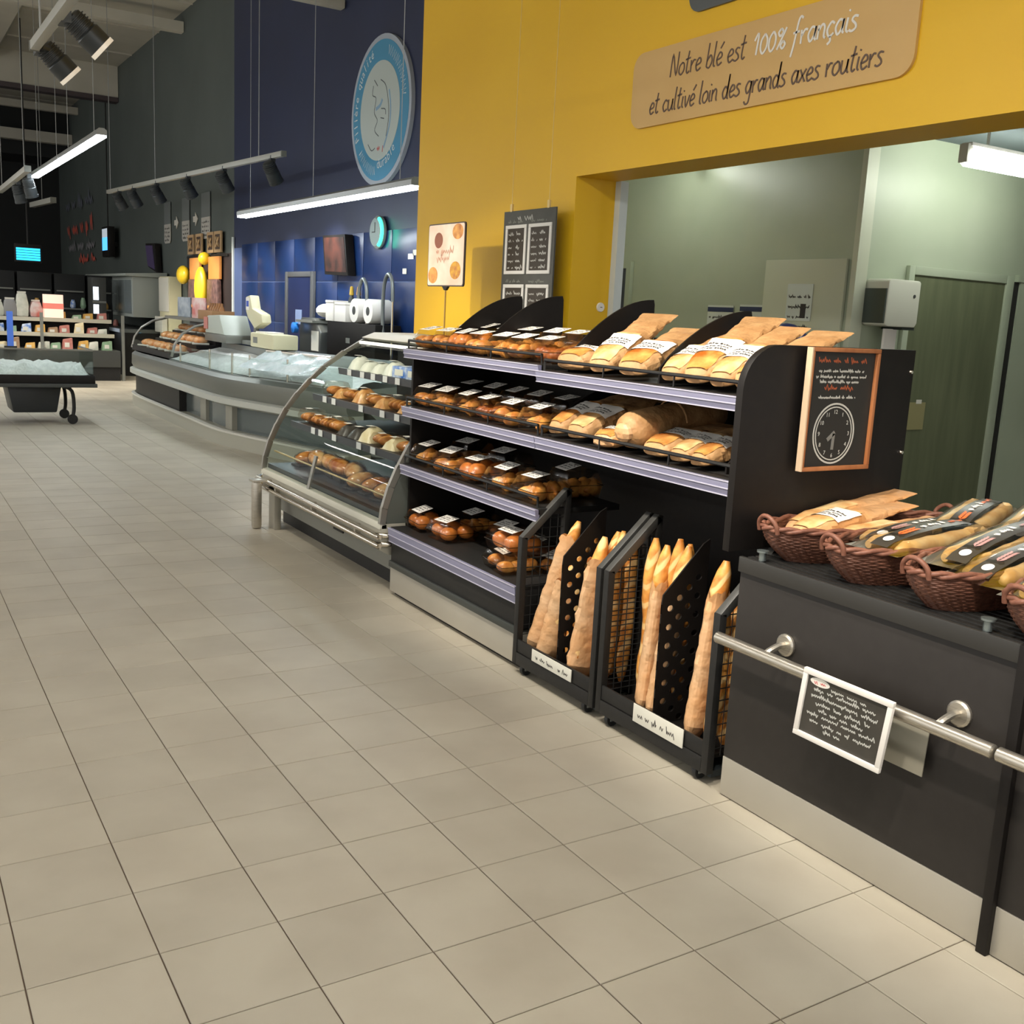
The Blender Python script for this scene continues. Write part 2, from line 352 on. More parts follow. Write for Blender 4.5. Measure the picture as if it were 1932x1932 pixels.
# ================================================================== LAMPS
LED = mat('led_diffuser', (255, 252, 246), .5, emit=LAMP_E)
LED2 = mat('led_diffuser_cool', (240, 250, 255), .5, emit=LAMP_E)
ALU = mat('lamp_housing', (150, 152, 150), .4, .5)
def luminaire(label, x, y0, y1, z, wdt=.11, m=LED, wires=(), seg=None, group=None):
    t = thing('linear_lamp', label, 'lamp', (x, (y0+y1)/2, z), group=group); hl = (y1-y0)/2
    part(t, 'housing', B().prism([(-wdt/2, 0), (-wdt/2, .05), (-wdt/4, .075), (wdt/4, .075), (wdt/2, .05), (wdt/2, 0)], 'y', -hl, hl), ALU)
    n = seg or max(1, round(hl*2/1.3)); s = 2*hl/n
    for i in range(n): part(t, 'diffuser', B().box(-wdt/2+.006, wdt/2-.006, -hl+i*s+.012, -hl+(i+1)*s-.012, -.022, -.0005), m)
    for wy in wires: part(t, 'hanging_wire', B().tube([(0, wy, .075), (0, wy, TOPZ-z)], .004, 5), ALU)
    return t
luminaire('bright linear lamp hanging above the ice trolley', 2.1, 10.3, 13.0, 3.3, wires=(-.9, .9), m=LED2)
luminaire('bright linear lamp running on towards the far cheese counter', 2.1, 13.05, 15.75, 3.3, wires=(-.9, .9), m=LED2)
luminaire('long lit linear lamp hanging in front of the round blue sign', 4.0, 6.25, 11.4, 2.66, .13, m=LED2, wires=(-2.2, 0, 2.2), seg=8)
for i, (x, ys) in enumerate(((1.25, (-4.2, -1.2)), (1.25, (-.9, 2.1)), (-1.8, (5.7, 8.7)), (-1.8, (12.3, 15.3)), (-5, (-1, 5)), (-5, (6, 12)), (-5, (13, 19)), (.5, (15, 20)))):  # unseen lamps added to light the shop; the last brightens the cheese case
    luminaire('added linear lamp over the aisle outside the picture', x, ys[0], ys[1], 3.3, .14, wires=(-1, 1), seg=1, group='added aisle lamps outside the picture')
# track spotlights
SPOTB = mat('spot_body', (58, 62, 64), .45, .3); LENS = mat('spot_lens_ring', (206, 196, 178), .3, emit=.35); TRACKM = mat('white_track', (170, 170, 162), .45)
def spot(label, p, aim, on=True, scale=1., power=None, group=None, size=52, br=None):
    d = (Vector(aim)-Vector(p)).normalized(); q = d.to_track_quat('-Z', 'Y').to_euler()
    t = thing('track_spotlight', label, 'spotlight', p, group=group); s = scale
    part(t, 'bracket', B().box(-.025*s, .025*s, -.04*s, .04*s, .1*s, .16*s).tube([(0, 0, .1*s), (0, 0, 0)], .018*s, 8) if not br else B().tube([br, (br[0]*.4, br[1]*.4, br[2]), (0, 0, 0)], .022, 8).box(br[0]-.02, br[0]+.03, -.06, .06, br[2]-.03, br[2]+.03), SPOTB)
    bd = part(t, 'body', B().lathe([(.045*s, .11*s), (.06*s, .1*s), (.065*s, .0), (.075*s, -.01*s), (.075*s, -.1*s), (.068*s, -.1*s), (.05*s, -.06*s)], 14), SPOTB, rot=q)
    fb = B()
    for k in range(5): fb.lathe([(.06*s, .085*s-.018*k*s), (.072*s, .083*s-.018*k*s), (.072*s, .077*s-.018*k*s), (.06*s, .075*s-.018*k*s)], 14)
    part(bd, 'cooling_fin', fb, SPOTB)
    part(bd, 'lens_ring', B().lathe([(.075*s, -.1*s), (.079*s, -.1*s), (.079*s, -.125*s), (.066*s, -.125*s), (.066*s, -.1*s)], 16), LENS if on and power is None else SPOTB)
    if on:
        ld = bpy.data.lights.new('spot_beam', 'SPOT'); ld.energy = power or SPOT_W; ld.spot_size = R(size); ld.spot_blend = .7; ld.shadow_soft_size = .06; ld.color = (1, .91, .78)
        lo = bpy.data.objects.new('spot_beam', ld); col.objects.link(lo); lo.parent = t; lo.location = d*.14*s; lo.rotation_euler = q
    return t
def track(label, pts, z, r=.02, wires=()):
    t = thing('lighting_track', label, 'light track', (pts[0][0], pts[0][1], z)); a = Vector((0, 0, 0)); b = Vector((pts[1][0]-pts[0][0], pts[1][1]-pts[0][1], 0))
    d = b.normalized(); ang = math.atan2(d.y, d.x)
    part(t, 'rail', B().box(0, b.length, -r, r, -r, r), TRACKM, .003, rot=(0, 0, ang))
    part(t, 'end_cap', B().box(b.length, b.length+.02, -r*1.1, r*1.1, -r*1.1, r*1.1), GREYP, rot=(0, 0, ang))
    for w_ in wires: part(t, 'hanging_wire', B().tube([b*w_+Vector((0, 0, r)), b*w_+Vector((0, 0, TOPZ-z))], .006, 5), ALU)
    return t
track('white spotlight track at the top left corner', ((.74, -3.5), (.71, 4.72)), 3.0, .025, wires=(.25, .6, .97))
spot('dark spotlight second from the end of the near white track', (.86, 3.92, 2.95), (3.3, 3.9, .9), size=60, scale=.95, br=(-.11, 0, .05))
spot('dark spotlight at the end of the near white track', (.84, 4.8, 2.95), (3.3, 4.9, .6), size=60, scale=.95, br=(-.1, -.1, .05))
for k, (y, ax_, ay, az) in enumerate(((1.9, 2.5, 2.2, .9), (1.3, 2.5, 1.5, 1.0), (.6, 2.5, .7, 1.0), (-.1, 2.5, .1, 1.0), (-1.0, 2.6, -.5, .7), (-1.9, 2.6, -1.2, .7))):  # out-of-view spots added to brighten the bread and its labels
    spot('added spotlight of the near track outside the picture, lighting the bread', (.77, y, 2.86), (ax_, ay, az), group='added near track spotlights outside the picture', size=48)
track('grey light track crossing the charcoal and blue walls', ((3.43, 17.1), (4.05, 9.95)), 3.3, .03, wires=(.02, .35, .9))
tr2 = lambda t_: (3.43+.62*t_, 17.1-7.15*t_)
for k, t_ in enumerate((.09, .2, .36, .55, .74, .955)):
    x, y = tr2(t_); spot('%s dark spotlight from the left on the long grey track' % ORD[k], (x, y, 3.12), (x+1.2, y+.6, 1.2), on=True, scale=1.15, power=110, size=75)
track('grey light track at the far left with lit spots', ((1.94, 19.0), (1.88, 14.7)), 3.3, .04, wires=(.1, .9))
for k, y in enumerate((15.3, 16.6)): spot('%s spotlight on the far left track' % ('nearer', 'farther')[k], (1.97, y, 3.1), (2.6, y+.6, .8), scale=1.2, power=120, size=80)
track('short pale light track hanging before the far red lettering', ((2.9, 22.5), (3.05, 20.6)), 3.35, .05, wires=(.5,))
# white bars near ceiling against the blue wall
tag(link('roof_bar', B().box(4.2, 4.98, 10.42, 10.56, 5.16, 5.26).mesh('roof_bar', CEIL, .01)), 'pale bar end sticking out high on the navy wall', 'roof bar')
# back-room fluorescent
tl = thing('fluorescent_lamp', 'glowing fluorescent tube lamp under the back room ceiling', 'lamp', (5.6, 1.9, 2.64))
part(tl, 'housing', B().box(0, 1.3, -.035, .035, .1, .12), WHITE)
part(tl, 'tube', B().tube([(0.02, 0, .035), (1.28, 0, .035)], .058, 12), mat('fluorescent_glow', (250, 255, 246), .5, emit=11))  # tube thickened so its shape takes in the overexposed glow
part(tl, 'clip', B().box(-.03, .02, -.03, .03, .0, .11), OFFW)
part(tl, 'hanging_rod', B().tube([(.2, 0, .1), (.2, 0, .28)], .01, 6).tube([(1.1, 0, .1), (1.1, 0, .28)], .01, 6), OFFW)
tl2 = thing('fluorescent_lamp', 'added fluorescent lamp deeper in the back room, hidden by the yellow wall', 'lamp', (4.3, 4.2, 2.76))  # unseen lamp, added to brighten the left of the back room
part(tl2, 'tube', B().tube([(0.02, 0, .03), (1.0, 0, .03)], .02, 8), mat('fluorescent_added', (250, 255, 246), .5, emit=24)); part(tl2, 'housing', B().box(0, 1.05, -.04, .04, .06, .16), WHITE)
# ================================================================== BREAD SHELVING
def rail_profile(x, z0, z1):   # price rail, leaning, with raised ribs
    return [(x, z0), (x-.004, z0+.004), (x-.012, z1-.006), (x-.010, z1), (x+.012, z1), (x+.012, z0)]
def price_rail(parent, y0, y1, x, z0, z1):
    p = part(parent, 'price_rail', B().prism(rail_profile(x, z0, z1), 'y', y0, y1), RAILM)
    hgt = z1-z0; sb = B()
    for f_ in (.02, .5, .98):
        zz = z0+hgt*f_; xx = x-.004-.008*f_-.003; sb.box(xx, xx+.004, y0, y1, zz-.002, zz+.002)
    part(p, 'rib', sb, RAILW)
def guard(parent, y0, y1, x, z, h=.045):
    b = B().tube([(x+.05, y0+.006, z), (x, y0+.006, z), (x, y0+.006, z+h), (x, y1-.006, z+h), (x, y1-.006, z), (x+.05, y1-.006, z)], .007, 6)
    n = max(2, round((y1-y0)/.45))
    for i in range(1, n): b.tube([(x, y0+(y1-y0)*i/n, z), (x, y0+(y1-y0)*i/n, z+h)], .004, 5)
    part(parent, 'wire_guard', b, BLK2)
def fin(parent, y, x0, x1, z, hf, hb):
    poly = [(x0, z)]
    for i in range(13):
        t = i/12; poly.append((x0+(x1-x0)*t, z+hf+(hb-hf)*math.sin(t*math.pi/2)**.85))
    poly[-1] = (x1-.006, poly[-1][1]); poly += [(x1, z+hb-.02), (x1+.008, z)]
    part(parent, 'divider', B().prism(poly, 'y', y-.004, y+.004), BLK, smooth=25)
def shelf(parent, y0, y1, x0, x1, z, th=.028): return part(parent, 'shelf', B().box(x0, x1, y0, y1, z-th, z), BLK2, .003)
YM = 1.42
UL = thing('bread_shelf', 'left bay of the black bread shelving, four tiers with boxed pastries', 'shelving')
part(UL, 'back_panel', B().box(2.86, 2.9, YM, 2.77, .05, 1.5), BLK)
part(UL, 'side_panel', B().prism([(2.3, .2), (2.3, 1.33), (2.4, 1.4), (2.9, 1.4), (2.9, .2)], 'y', 2.765, 2.785), BLK)
part(UL, 'base_box', B().box(2.2, 2.86, YM, 2.77, .185, .37), BLK2, .004)
part(UL, 'base_moulding', B().box(2.186, 2.2, YM, 2.77, .165, .2), mat('moulding', (70, 74, 72), .3, .4), .003)
part(UL, 'plinth', B().box(2.2, 2.8, YM-.0, 2.775, .025, .165), PLINTH, .003)
part(UL, 'foot_strip', B().box(2.23, 2.8, YM, 2.77, 0, .025), BLK)
shelf(UL, YM, 2.765, 2.19, 2.86, .392); price_rail(UL, YM-.0, 2.765, 2.186, .31, .388)
shelf(UL, YM-.04, 2.765, 2.25, 2.7, .745); price_rail(UL, YM-.04, 2.765, 2.246, .69, .742); guard(UL, YM-.02, 2.76, 2.262, .745)
shelf(UL, YM, 2.765, 2.25, 2.86, 1.065); price_rail(UL, YM+.002, 2.765, 2.246, 1.01, 1.062); guard(UL, YM+.01, 2.76, 2.262, 1.065)
shelf(UL, YM, 2.765, 2.25, 2.86, 1.375); price_rail(UL, YM, 2.765, 2.246, 1.325, 1.372); guard(UL, YM+.01, 2.76, 2.262, 1.375, .042)
fin(UL, 2.45, 2.33, 2.78, 1.375, .05, .305); fin(UL, 2.06, 2.33, 2.78, 1.375, .05, .31)
fin(UL, 1.50, 2.36, 2.78, 1.065, .03, .22)
UR = thing('bread_shelf', 'right bay of the black bread shelving with paper-bagged loaves and rounded end panel', 'shelving')
part(UR, 'back_panel', B().box(2.86, 2.9, .11, YM, .05, 1.51), BLK)
ep = [(2.46, 0), (2.46, .85), (2.15, .85)]
for i in range(9):
    a = R(180-90*i/8); ep.append((2.3+.15*math.cos(a), 1.38+.148*math.sin(a)))
ep += [(2.975, 1.528), (2.975, 0)]
sp = part(UR, 'end_panel', B().prism(ep, 'y', .08, .11), BLK, .002, 30)
for z in (1.45, 1.16): part(sp, 'screw', B().lathe([(.001, -.006), (.006, -.006), (.008, 0)], 8, (2.96, .08, z), 'y'), CHROME)
shelf(UR, .112, YM-.002, 2.25, 2.86, 1.065); price_rail(UR, .112, YM-.002, 2.246, 1.01, 1.062); guard(UR, .116, YM-.01, 2.262, 1.065)
shelf(UR, .112, YM-.002, 2.25, 2.86, 1.352); price_rail(UR, .112, YM+.01, 2.24, 1.302, 1.35); guard(UR, .116, YM-.01, 2.258, 1.352)
fin(UR, 1.335, 2.33, 2.78, 1.352, .06, .325); fin(UR, .72, 2.33, 2.78, 1.352, .06, .29)
fin(UR, 1.075, 2.36, 2.82, 1.065, .03, .2); fin(UR, .315, 2.33, 2.8, 1.065, .03, .23)
# ------------------------------------------------------------------ boxed pastries
_c = {}
def cache(k, f):
    if k not in _c: _c[k] = f()
    return _c[k]
def roll_me(kind):
    def mk():
        b = B()
        if kind == 'bun': b.ell((0, 0, .034), (.05, .05, .036), 14, 8); m = BUN
        elif kind == 'roll': b.ell((0, 0, .024), (.05, .032, .025), 12, 7); m = CRUST
        elif kind == 'croissant':
            pts = []; rr = []
            for i in range(13):
                t = -1+2*i/12; pts.append((.055*(1-t*t)-.025, .07*t, .022)); rr.append((.028*(1-abs(t)**1.6)+.006)*(1.13 if i % 2 else .94))
            b.tube(pts, rr, 9); m = CRUST
        else:
            pts = [(-.06+.12*i/10, .006*math.sin(i*1.3), .02) for i in range(11)]; b.tube(pts, [.012+.012*math.sin(math.pi*i/10)+.003*(i % 2) for i in range(11)], 8); m = CRUST2
        return b.mesh(kind, m, smooth=70)
    return cache('r'+kind, mk)
def shell_me(d, w_, h):
    def mk():
        o = .012; b = B()
        lo = [(-d/2+o, -w_/2+o), (d/2-o, -w_/2+o), (d/2-o, w_/2-o), (-d/2+o, w_/2-o)]; mid = [(-d/2, -w_/2), (d/2, -w_/2), (d/2, w_/2), (-d/2, w_/2)]
        vs = [(x, y, .001) for x, y in lo]+[(x, y, h*.5) for x, y in mid]+[(x*.9, y*.9, h) for x, y in lo]
        b.add(vs, [(3, 2, 1, 0)]+[(k*4+i, k*4+(i+1) % 4, k*4+4+(i+1) % 4, k*4+4+i) for k in range(2) for i in range(4)]+[(8, 9, 10, 11)])
        return b.mesh('clear_box', FILM, .004, 30)
    return cache('s%.3f%.3f%.3f' % (d, w_, h), mk)
def rim_me(d, w_):
    return cache('rim%.3f%.3f' % (d, w_), lambda: B().tube([(-d/2, -w_/2, 0), (d/2, -w_/2, 0), (d/2, w_/2, 0), (-d/2, w_/2, 0)], .0025, 5, True).mesh('rim', FILMG))
def label_me(a, b_): return cache('l%.3f%.3f' % (a, b_), lambda: B().box(-a/2, a/2, -b_/2, b_/2, 0, .0012).mesh('label', WHITE))
def print_me(a, b_):
    def mk():
        b = B(); rr = random.Random(3)
        for i in range(3): scribble(b, -b_*.4, -a*.3+i*a*.22, b_*.8, a*.1, .002, lambda u, v, t: (v, -u, .0013+t), .0004, .006, rr)
        for i in range(9): b.box(a*.32, a*.45, -b_*.4+i*b_*.045, -b_*.4+i*b_*.045+.0018, .0012, .0016)
        return b.mesh('print', INK)
    return cache('p%.3f%.3f' % (a, b_), mk)
def pack(label, kind, x, y, z, d=.2, w_=.165, h=.075, rz=0., cat='pastry box', grp=None, k_=1.1, lab=(.085, .112), names=None):
    t = thing('pastry_box', label, cat, (x, y, z+.0005), (0, 0, rz), grp)
    part(t, 'clear_box', shell_me(d, w_, h), None); part(t, 'rim', rim_me(d, w_), None, loc=(0, 0, h*.5))
    if kind == 'bun': pos = [(-d*.24, -w_*.24), (-d*.24, w_*.24), (d*.24, -w_*.24), (d*.24, w_*.24)]; s = .9
    elif kind == 'croissant': pos = [(-d*.22, 0), (d*.12, .0), (d*.34, 0)]; s = .95
    elif kind == 'twist': pos = [(0, -w_*.32+i*w_*.16) for i in range(5)]; s = 1
    else: pos = [(-d*.27, -w_*.26), (-d*.27, w_*.24), (0, -w_*.25), (0, w_*.25), (d*.27, -w_*.25), (d*.27, w_*.25)]; s = .95
    for i, (a, b_) in enumerate(pos):
        o = link({'bun': 'bun', 'croissant': 'croissant', 'twist': 'pastry_twist'}.get(kind, 'bread_roll'), roll_me(kind), t, (a+random.uniform(-.006, .006), b_+random.uniform(-.005, .005), .006+random.uniform(0, .008)), (random.uniform(-.1, .1), random.uniform(-.15, .15), random.uniform(-.4, .4)), (s*k_**.5, s*k_**.5, s*k_*random.uniform(1., 1.15)))
    l = part(t, 'label', label_me(*lab), None, loc=(-d*.17, random.uniform(-.012, .012), h+.012), rot=(0, random.uniform(-.3, -.18), random.uniform(-.15, .15)))
    part(l, 'print', print_me(*lab), None)
    return t
def row(ys, kinds, x, z, where, grp, **k):
    n = len(ys)
    for i, (y, kd) in enumerate(zip(ys, kinds)):
        nm = {'bun': 'round golden buns', 'roll': 'small golden rolls', 'croissant': 'croissants', 'twist': 'dark pastry twists'}[kd]
        pos = 'leftmost' if i == 0 else 'rightmost' if i == n-1 else ORD[i]+' from left'
        pack('box of %s, %s, %s' % (nm, pos, where), kd, x+random.uniform(-.01, .01), y, z, rz=random.uniform(-.08, .08), grp=grp, **k)
def spread(y1, y0, n): return [y1+(y0-y1)*i/(n-1) for i in range(n)]
g = 'boxed pastries on the top left shelf'
row(spread(2.665, 1.52, 7), ['roll', 'roll', 'bun', 'roll', 'croissant', 'roll', 'twist'], 2.385, 1.376, 'front row, top left shelf', g, h=.1, k_=1.35)
row(spread(2.62, 1.6, 6), ['roll', 'bun', 'roll', 'roll', 'croissant', 'roll'], 2.6, 1.376, 'back row, top left shelf', g, h=.13, k_=1.4)
g = 'boxed pastries on the second left shelf'
row(spread(2.66, 1.56, 6), ['roll', 'croissant', 'croissant', 'twist', 'roll', 'croissant'], 2.385, 1.066, 'front row, second left shelf', g, w_=.19, d=.21, h=.105, k_=1.3)
row(spread(2.6, 1.7, 5), ['twist', 'roll', 'croissant', 'twist', 'roll'], 2.62, 1.066, 'back row, second left shelf', g, w_=.17, h=.13, k_=1.3)
g = 'boxed pastries on the third left shelf'
row(spread(2.66, 1.56, 5), ['croissant', 'roll', 'bun', 'croissant', 'croissant'], 2.39, .746, 'front row, third left shelf', g, w_=.2, d=.22, h=.11, k_=1.35)
row([2.6, 2.2, 1.62], ['roll', 'twist', 'croissant'], 2.6, .746, 'back row, third left shelf', g, w_=.2, h=.13, k_=1.3)
g = 'boxed buns on the bottom left shelf'
row([2.64, 2.36], ['bun', 'bun'], 2.36, .393, 'at the front of the bottom shelf', g, w_=.22, d=.2, h=.1)
row([2.5, 2.16], ['roll', 'twist'], 2.6, .393, 'at the back of the bottom shelf', g, w_=.2, d=.2, h=.1)
pack('clear box of rolls, lower of two stacked at the right of the bottom shelf', 'roll', 2.32, 1.68, .393, d=.22, w_=.26, h=.085, rz=-.15, grp=g, lab=(.07, .12))
pack('clear box of buns, upper of two stacked at the right of the bottom shelf', 'bun', 2.345, 1.69, .4795, d=.22, w_=.25, h=.095, rz=-.05, grp=g, lab=(.07, .12))
pack('clear box of twists standing behind the two stacked boxes on the bottom shelf', 'twist', 2.58, 1.86, .393, d=.2, w_=.2, h=.08, rz=.1, grp=g)
pack('clear box of rolls on the bottom shelf, behind the baguette stand edge', 'roll', 2.5, 1.53, .393, d=.2, w_=.18, h=.08, grp=g)
# ------------------------------------------------------------------ bagged loaves
def bagS(L, W, H, fl, t, a, off=0.):
    wf = [(0, .35), (.06, .8), (.2, 1), (.5, 1.02), (.8, 1.05), (1, 1.2)]; hf = [(0, .3), (.06, .75), (.2, 1), (.45, .95), (.7, .5), (1, .07)]
    def itp(T):
        for (a0, b0), (a1, b1) in zip(T, T[1:]):
            if t <= a1: k = (t-a0)/(a1-a0); k = k*k*(3-2*k); return b0+(b1-b0)*k
        return T[-1][1]
    wy = W/2*itp(wf)+off; hz = H/2*itp(hf)+off; ca, sa = math.cos(a), math.sin(a)
    e = .68; cx = math.copysign(abs(ca)**e, ca); cz = math.copysign(abs(sa)**e, sa)
    wr = 1+.03*math.sin(9*t*6+a*3)+.035*math.sin(31*t+5*a)*(t > .1)+.02*math.sin(57*t-7*a); hz *= 1+.05*math.sin(23*t+4*a)+.03*math.sin(47*t-3*a)
    return (L*t-off*(1 if t == 0 else 0), wy*cx*wr, H/2*.5+fl*t*t*H*.5+hz*(cz if cz > 0 else cz*.5))
def bag_meshes(L, W, H, paper, bread):
    key = 'bag%.2f%.2f%.2f%s' % (L, W, H, paper.name+bread.name)
    def mk():
        A = [2*math.pi*i/28 for i in range(29)]; T = [0, .03, .07]+[.12+.04*i for i in range(23)]
        b = B().grid(lambda t, a: bagS(L, W, H, .5, t, a), T, A)
        n = len(b.v); b.f.append(tuple(range(28))); b.f.append(tuple(range(n-29, n-1)))
        bag = b.mesh('paper_bag', paper, smooth=16)
        win = B().grid(lambda t, a: bagS(L, W, H, .5, t, a, .0022), [.05, .09, .14, .2, .27, .34, .42, .5], [R(52+76*i/8) for i in range(9)]).mesh('bread_window', bread, smooth=60)
        lb = B().grid(lambda t, a: bagS(L, W, H, .5, t, a, .0055), [.25+.036*i for i in range(7)], [R(22+122*i/8) for i in range(9)]).mesh('label', WHITE, smooth=60)
        pr = B()
        for i in range(3):
            t0 = .27+.04*i
            for k in range(12):
                a0 = R(50+6*k); pr.grid(lambda t, a: bagS(L, W, H, .5, t, a, .0065), [t0, t0+.012+.006*(k % 2)], [a0, a0+R(4)])
        return bag, win, lb, pr.mesh('print', INK)
    return cache(key, mk)
def loaf_bag(label, x, y, z, L=.42, W=.14, H=.1, rz=0., ry=-.25, rx=0., paper=KRAFT, bread=None, grp=None, lab=True):
    t = thing('bagged_loaf', label, 'bread', (x, y, z), (rx, ry, rz), grp)
    bag, win, lb, pr = bag_meshes(L, W, H, paper, bread or GLOSSB)
    part(t, 'paper_bag', bag, None); part(t, 'bread_window', win, None)
    if lab: l = part(t, 'label', lb, None); part(l, 'print', pr, None)
    return t
GLOSSB = bread_mat('bread_behind_film', (160, 86, 34), (226, 168, 94), 11, rough=.16)
GLOSSP = bread_mat('pale_bread_behind_film', (190, 128, 66), (238, 206, 150), 10, rough=.2)
g = 'bagged loaves on the top right shelf'
for i, (y, L, W, H, rz, ry, nm) in enumerate(((1.27, .36, .19, .12, .2, -.1, 'short round loaf in an open kraft bag, leftmost on the top right shelf'), (1.04, .52, .15, .1, .36, -.42, 'loaf in a kraft bag rising steeply, second from left on the top right shelf'),
    (.84, .48, .17, .11, .3, -.32, 'broad loaf in a kraft bag with label, third on the top right shelf'), (.6, .46, .13, .1, .22, -.34, 'kraft-bagged loaf just right of the last tall fin, top right shelf'),
    (.46, .54, .15, .11, .3, -.4, 'fifth bagged loaf with a broad label on the top right shelf'), (.335, .52, .13, .1, .26, -.36, 'narrow bagged loaf second from the end panel on the top right shelf'), (.21, .5, .15, .115, .1, -.34, 'bagged loaf beside the rounded end panel on the top right shelf'))):
    loaf_bag(nm, 2.28, y, 1.356, L, W, H, rz, ry, grp=g, bread=(GLOSSB, GLOSSP)[i % 2])
g = 'bagged loaves on the second right shelf'
for i, (y, L, W, H, rz, ry, nm) in enumerate(((1.34, .5, .13, .11, .02, -.3, 'bagged loaf leftmost on the second right shelf'), (1.185, .5, .16, .11, .06, -.3, 'bagged loaf with a tilted label, second from left on the second right shelf'),
    (.67, .44, .17, .1, .1, -.16, 'wide bagged loaf with a long label at the middle of the second right shelf'), (.53, .42, .12, .09, .05, -.22, 'narrow bagged loaf left of the low fin on the second right shelf'), (.42, .42, .11, .09, .02, -.22, 'slim bagged loaf touching the low fin on the second right shelf'))):
    loaf_bag(nm, 2.28, y, 1.069, L, W, H, rz, ry, grp=g, bread=(GLOSSB, GLOSSP)[i % 2])
loaf_bag('round glossy loaf in clear film beside the end panel, second right shelf', 2.27, .185, 1.069, .36, .17, .15, .0, -.1, grp=g, paper=mat('film_over_bread', (196, 128, 62), .2, c2=(226, 172, 104), scale=12, bump=.3), bread=GLOSSB)
# big rolled kraft bag
t = thing('bagged_loaf', 'big brown paper roll bag lying in the middle of the second right shelf', 'bread', (2.28, .83, 1.068), (0, -.16, .08), g)
Tt = [0, .04, .1, .2, .35, .5, .65, .8, .93, 1]
pb = B().grid(lambda u, a: (.5*u, (.05 if u < .02 else .07 if u < .08 else .075+.012*math.sin(u*9))*math.cos(a), .085+(.04 if u < .02 else .065 if u < .08 else .074)*math.sin(a)), Tt, [2*math.pi*i/18 for i in range(19)])
n_ = len(pb.v); pb.f.append(tuple(range(n_-19, n_-1)))
part(t, 'paper_bag', pb, KRAFT, smooth=60)
part(t, 'crumpled_mouth', B().ell((.0, 0, .085), (.025, .05, .04), 9, 6), KRAFTW, smooth=20)
part(t, 'fold', B().tube([(.26, .085*math.cos(a), .085+.084*math.sin(a)) for a in [R(20*i) for i in range(10)]], .004, 5), KRAFT)
loaf_bag('small crumpled kraft bag with label in front of the big paper roll', 2.265, .975, 1.069, .26, .14, .09, .2, -.1, grp=g, paper=KRAFTW)
# ================================================================== BAGUETTE STANDS
def perforated(y, x0=2.192, x1=2.402, z0=.1, zs=.6, zt=.8):
    b = B(); th = .003; W = (x1-x0)/2.5; n = 16
    def cell(cx, cz, w_, h_):
        for s_ in (-th, th):
            o = len(b.v)
            for k in range(n):
                a = 2*math.pi*k/n; c, s = math.cos(a), math.sin(a); m = max(abs(c), abs(s))
                b.v.append((cx+.0145*c, y+s_, cz+.0125*s)); b.v.append((cx+w_/2*c/m, y+s_, cz+h_/2*s/m))
            for k in range(n):
                k2 = (k+1) % n; b.f.append((o+2*k, o+2*k+1, o+2*k2+1, o+2*k2))
            if s_ > 0:
                for k in range(n): k2 = (k+1) % n; b.f.append((o-2*n+2*k, o-2*n+2*k2, o+2*k2, o+2*k))
    H = .036; nr = 20
    for r in range(nr):
        za, zb = z0+r*H, z0+(r+1)*H
        xs = x0 if zb <= zs+.001 else x0+(zb-zs)/(zt-zs)*(x1-.015-x0)
        cells_ = [x0+W*(k+.5) for k in range(2)] if r % 2 == 0 else [x0+W*(k+1) for k in range(2)]
        cells_ = [c for c in cells_ if c-W/2 >= xs-.001]
        for c in cells_: cell(c, (za+zb)/2, W, H)
        if cells_:
            if cells_[0]-W/2 > xs+.001: b.prism([(xs, za), (xs, zb), (cells_[0]-W/2, zb), (cells_[0]-W/2, za)] if zb <= zs+.001 else [(max(x0, xs-(x1-.015-x0)*H/(zt-zs)), za), (xs, zb), (cells_[0]-W/2, zb), (cells_[0]-W/2, za)], 'y', y-th, y+th)
            elif zb > zs+.001: b.prism([(xs-(x1-.015-x0)*H/(zt-zs), za), (xs, zb), (xs, za)], 'y', y-th, y+th)
            if cells_[-1]+W/2 < x1-.001: b.box(cells_[-1]+W/2, x1, y-th, y+th, za, zb)
        else: b.prism([(max(x0, xs-(x1-.015-x0)*H/(zt-zs)), za), (min(xs, x1), min(zb, zt)), (x1, min(zb, zt)), (x1, za)], 'y', y-th, y+th)
    return b
def wire_side(y):
    b = B(); r = .0024
    z = .13
    while z < .8:
        xs = 2.19 if z < .63 else 2.19+(z-.63)*1.1; b.tube([(xs, y, z), (2.41, y, z)], r, 4); z += .044
    for k in range(6):
        x = 2.2+.041*k; b.tube([(x, y, .1), (x, y, .63+(x-2.19)*.88)], r, 4)
    return b
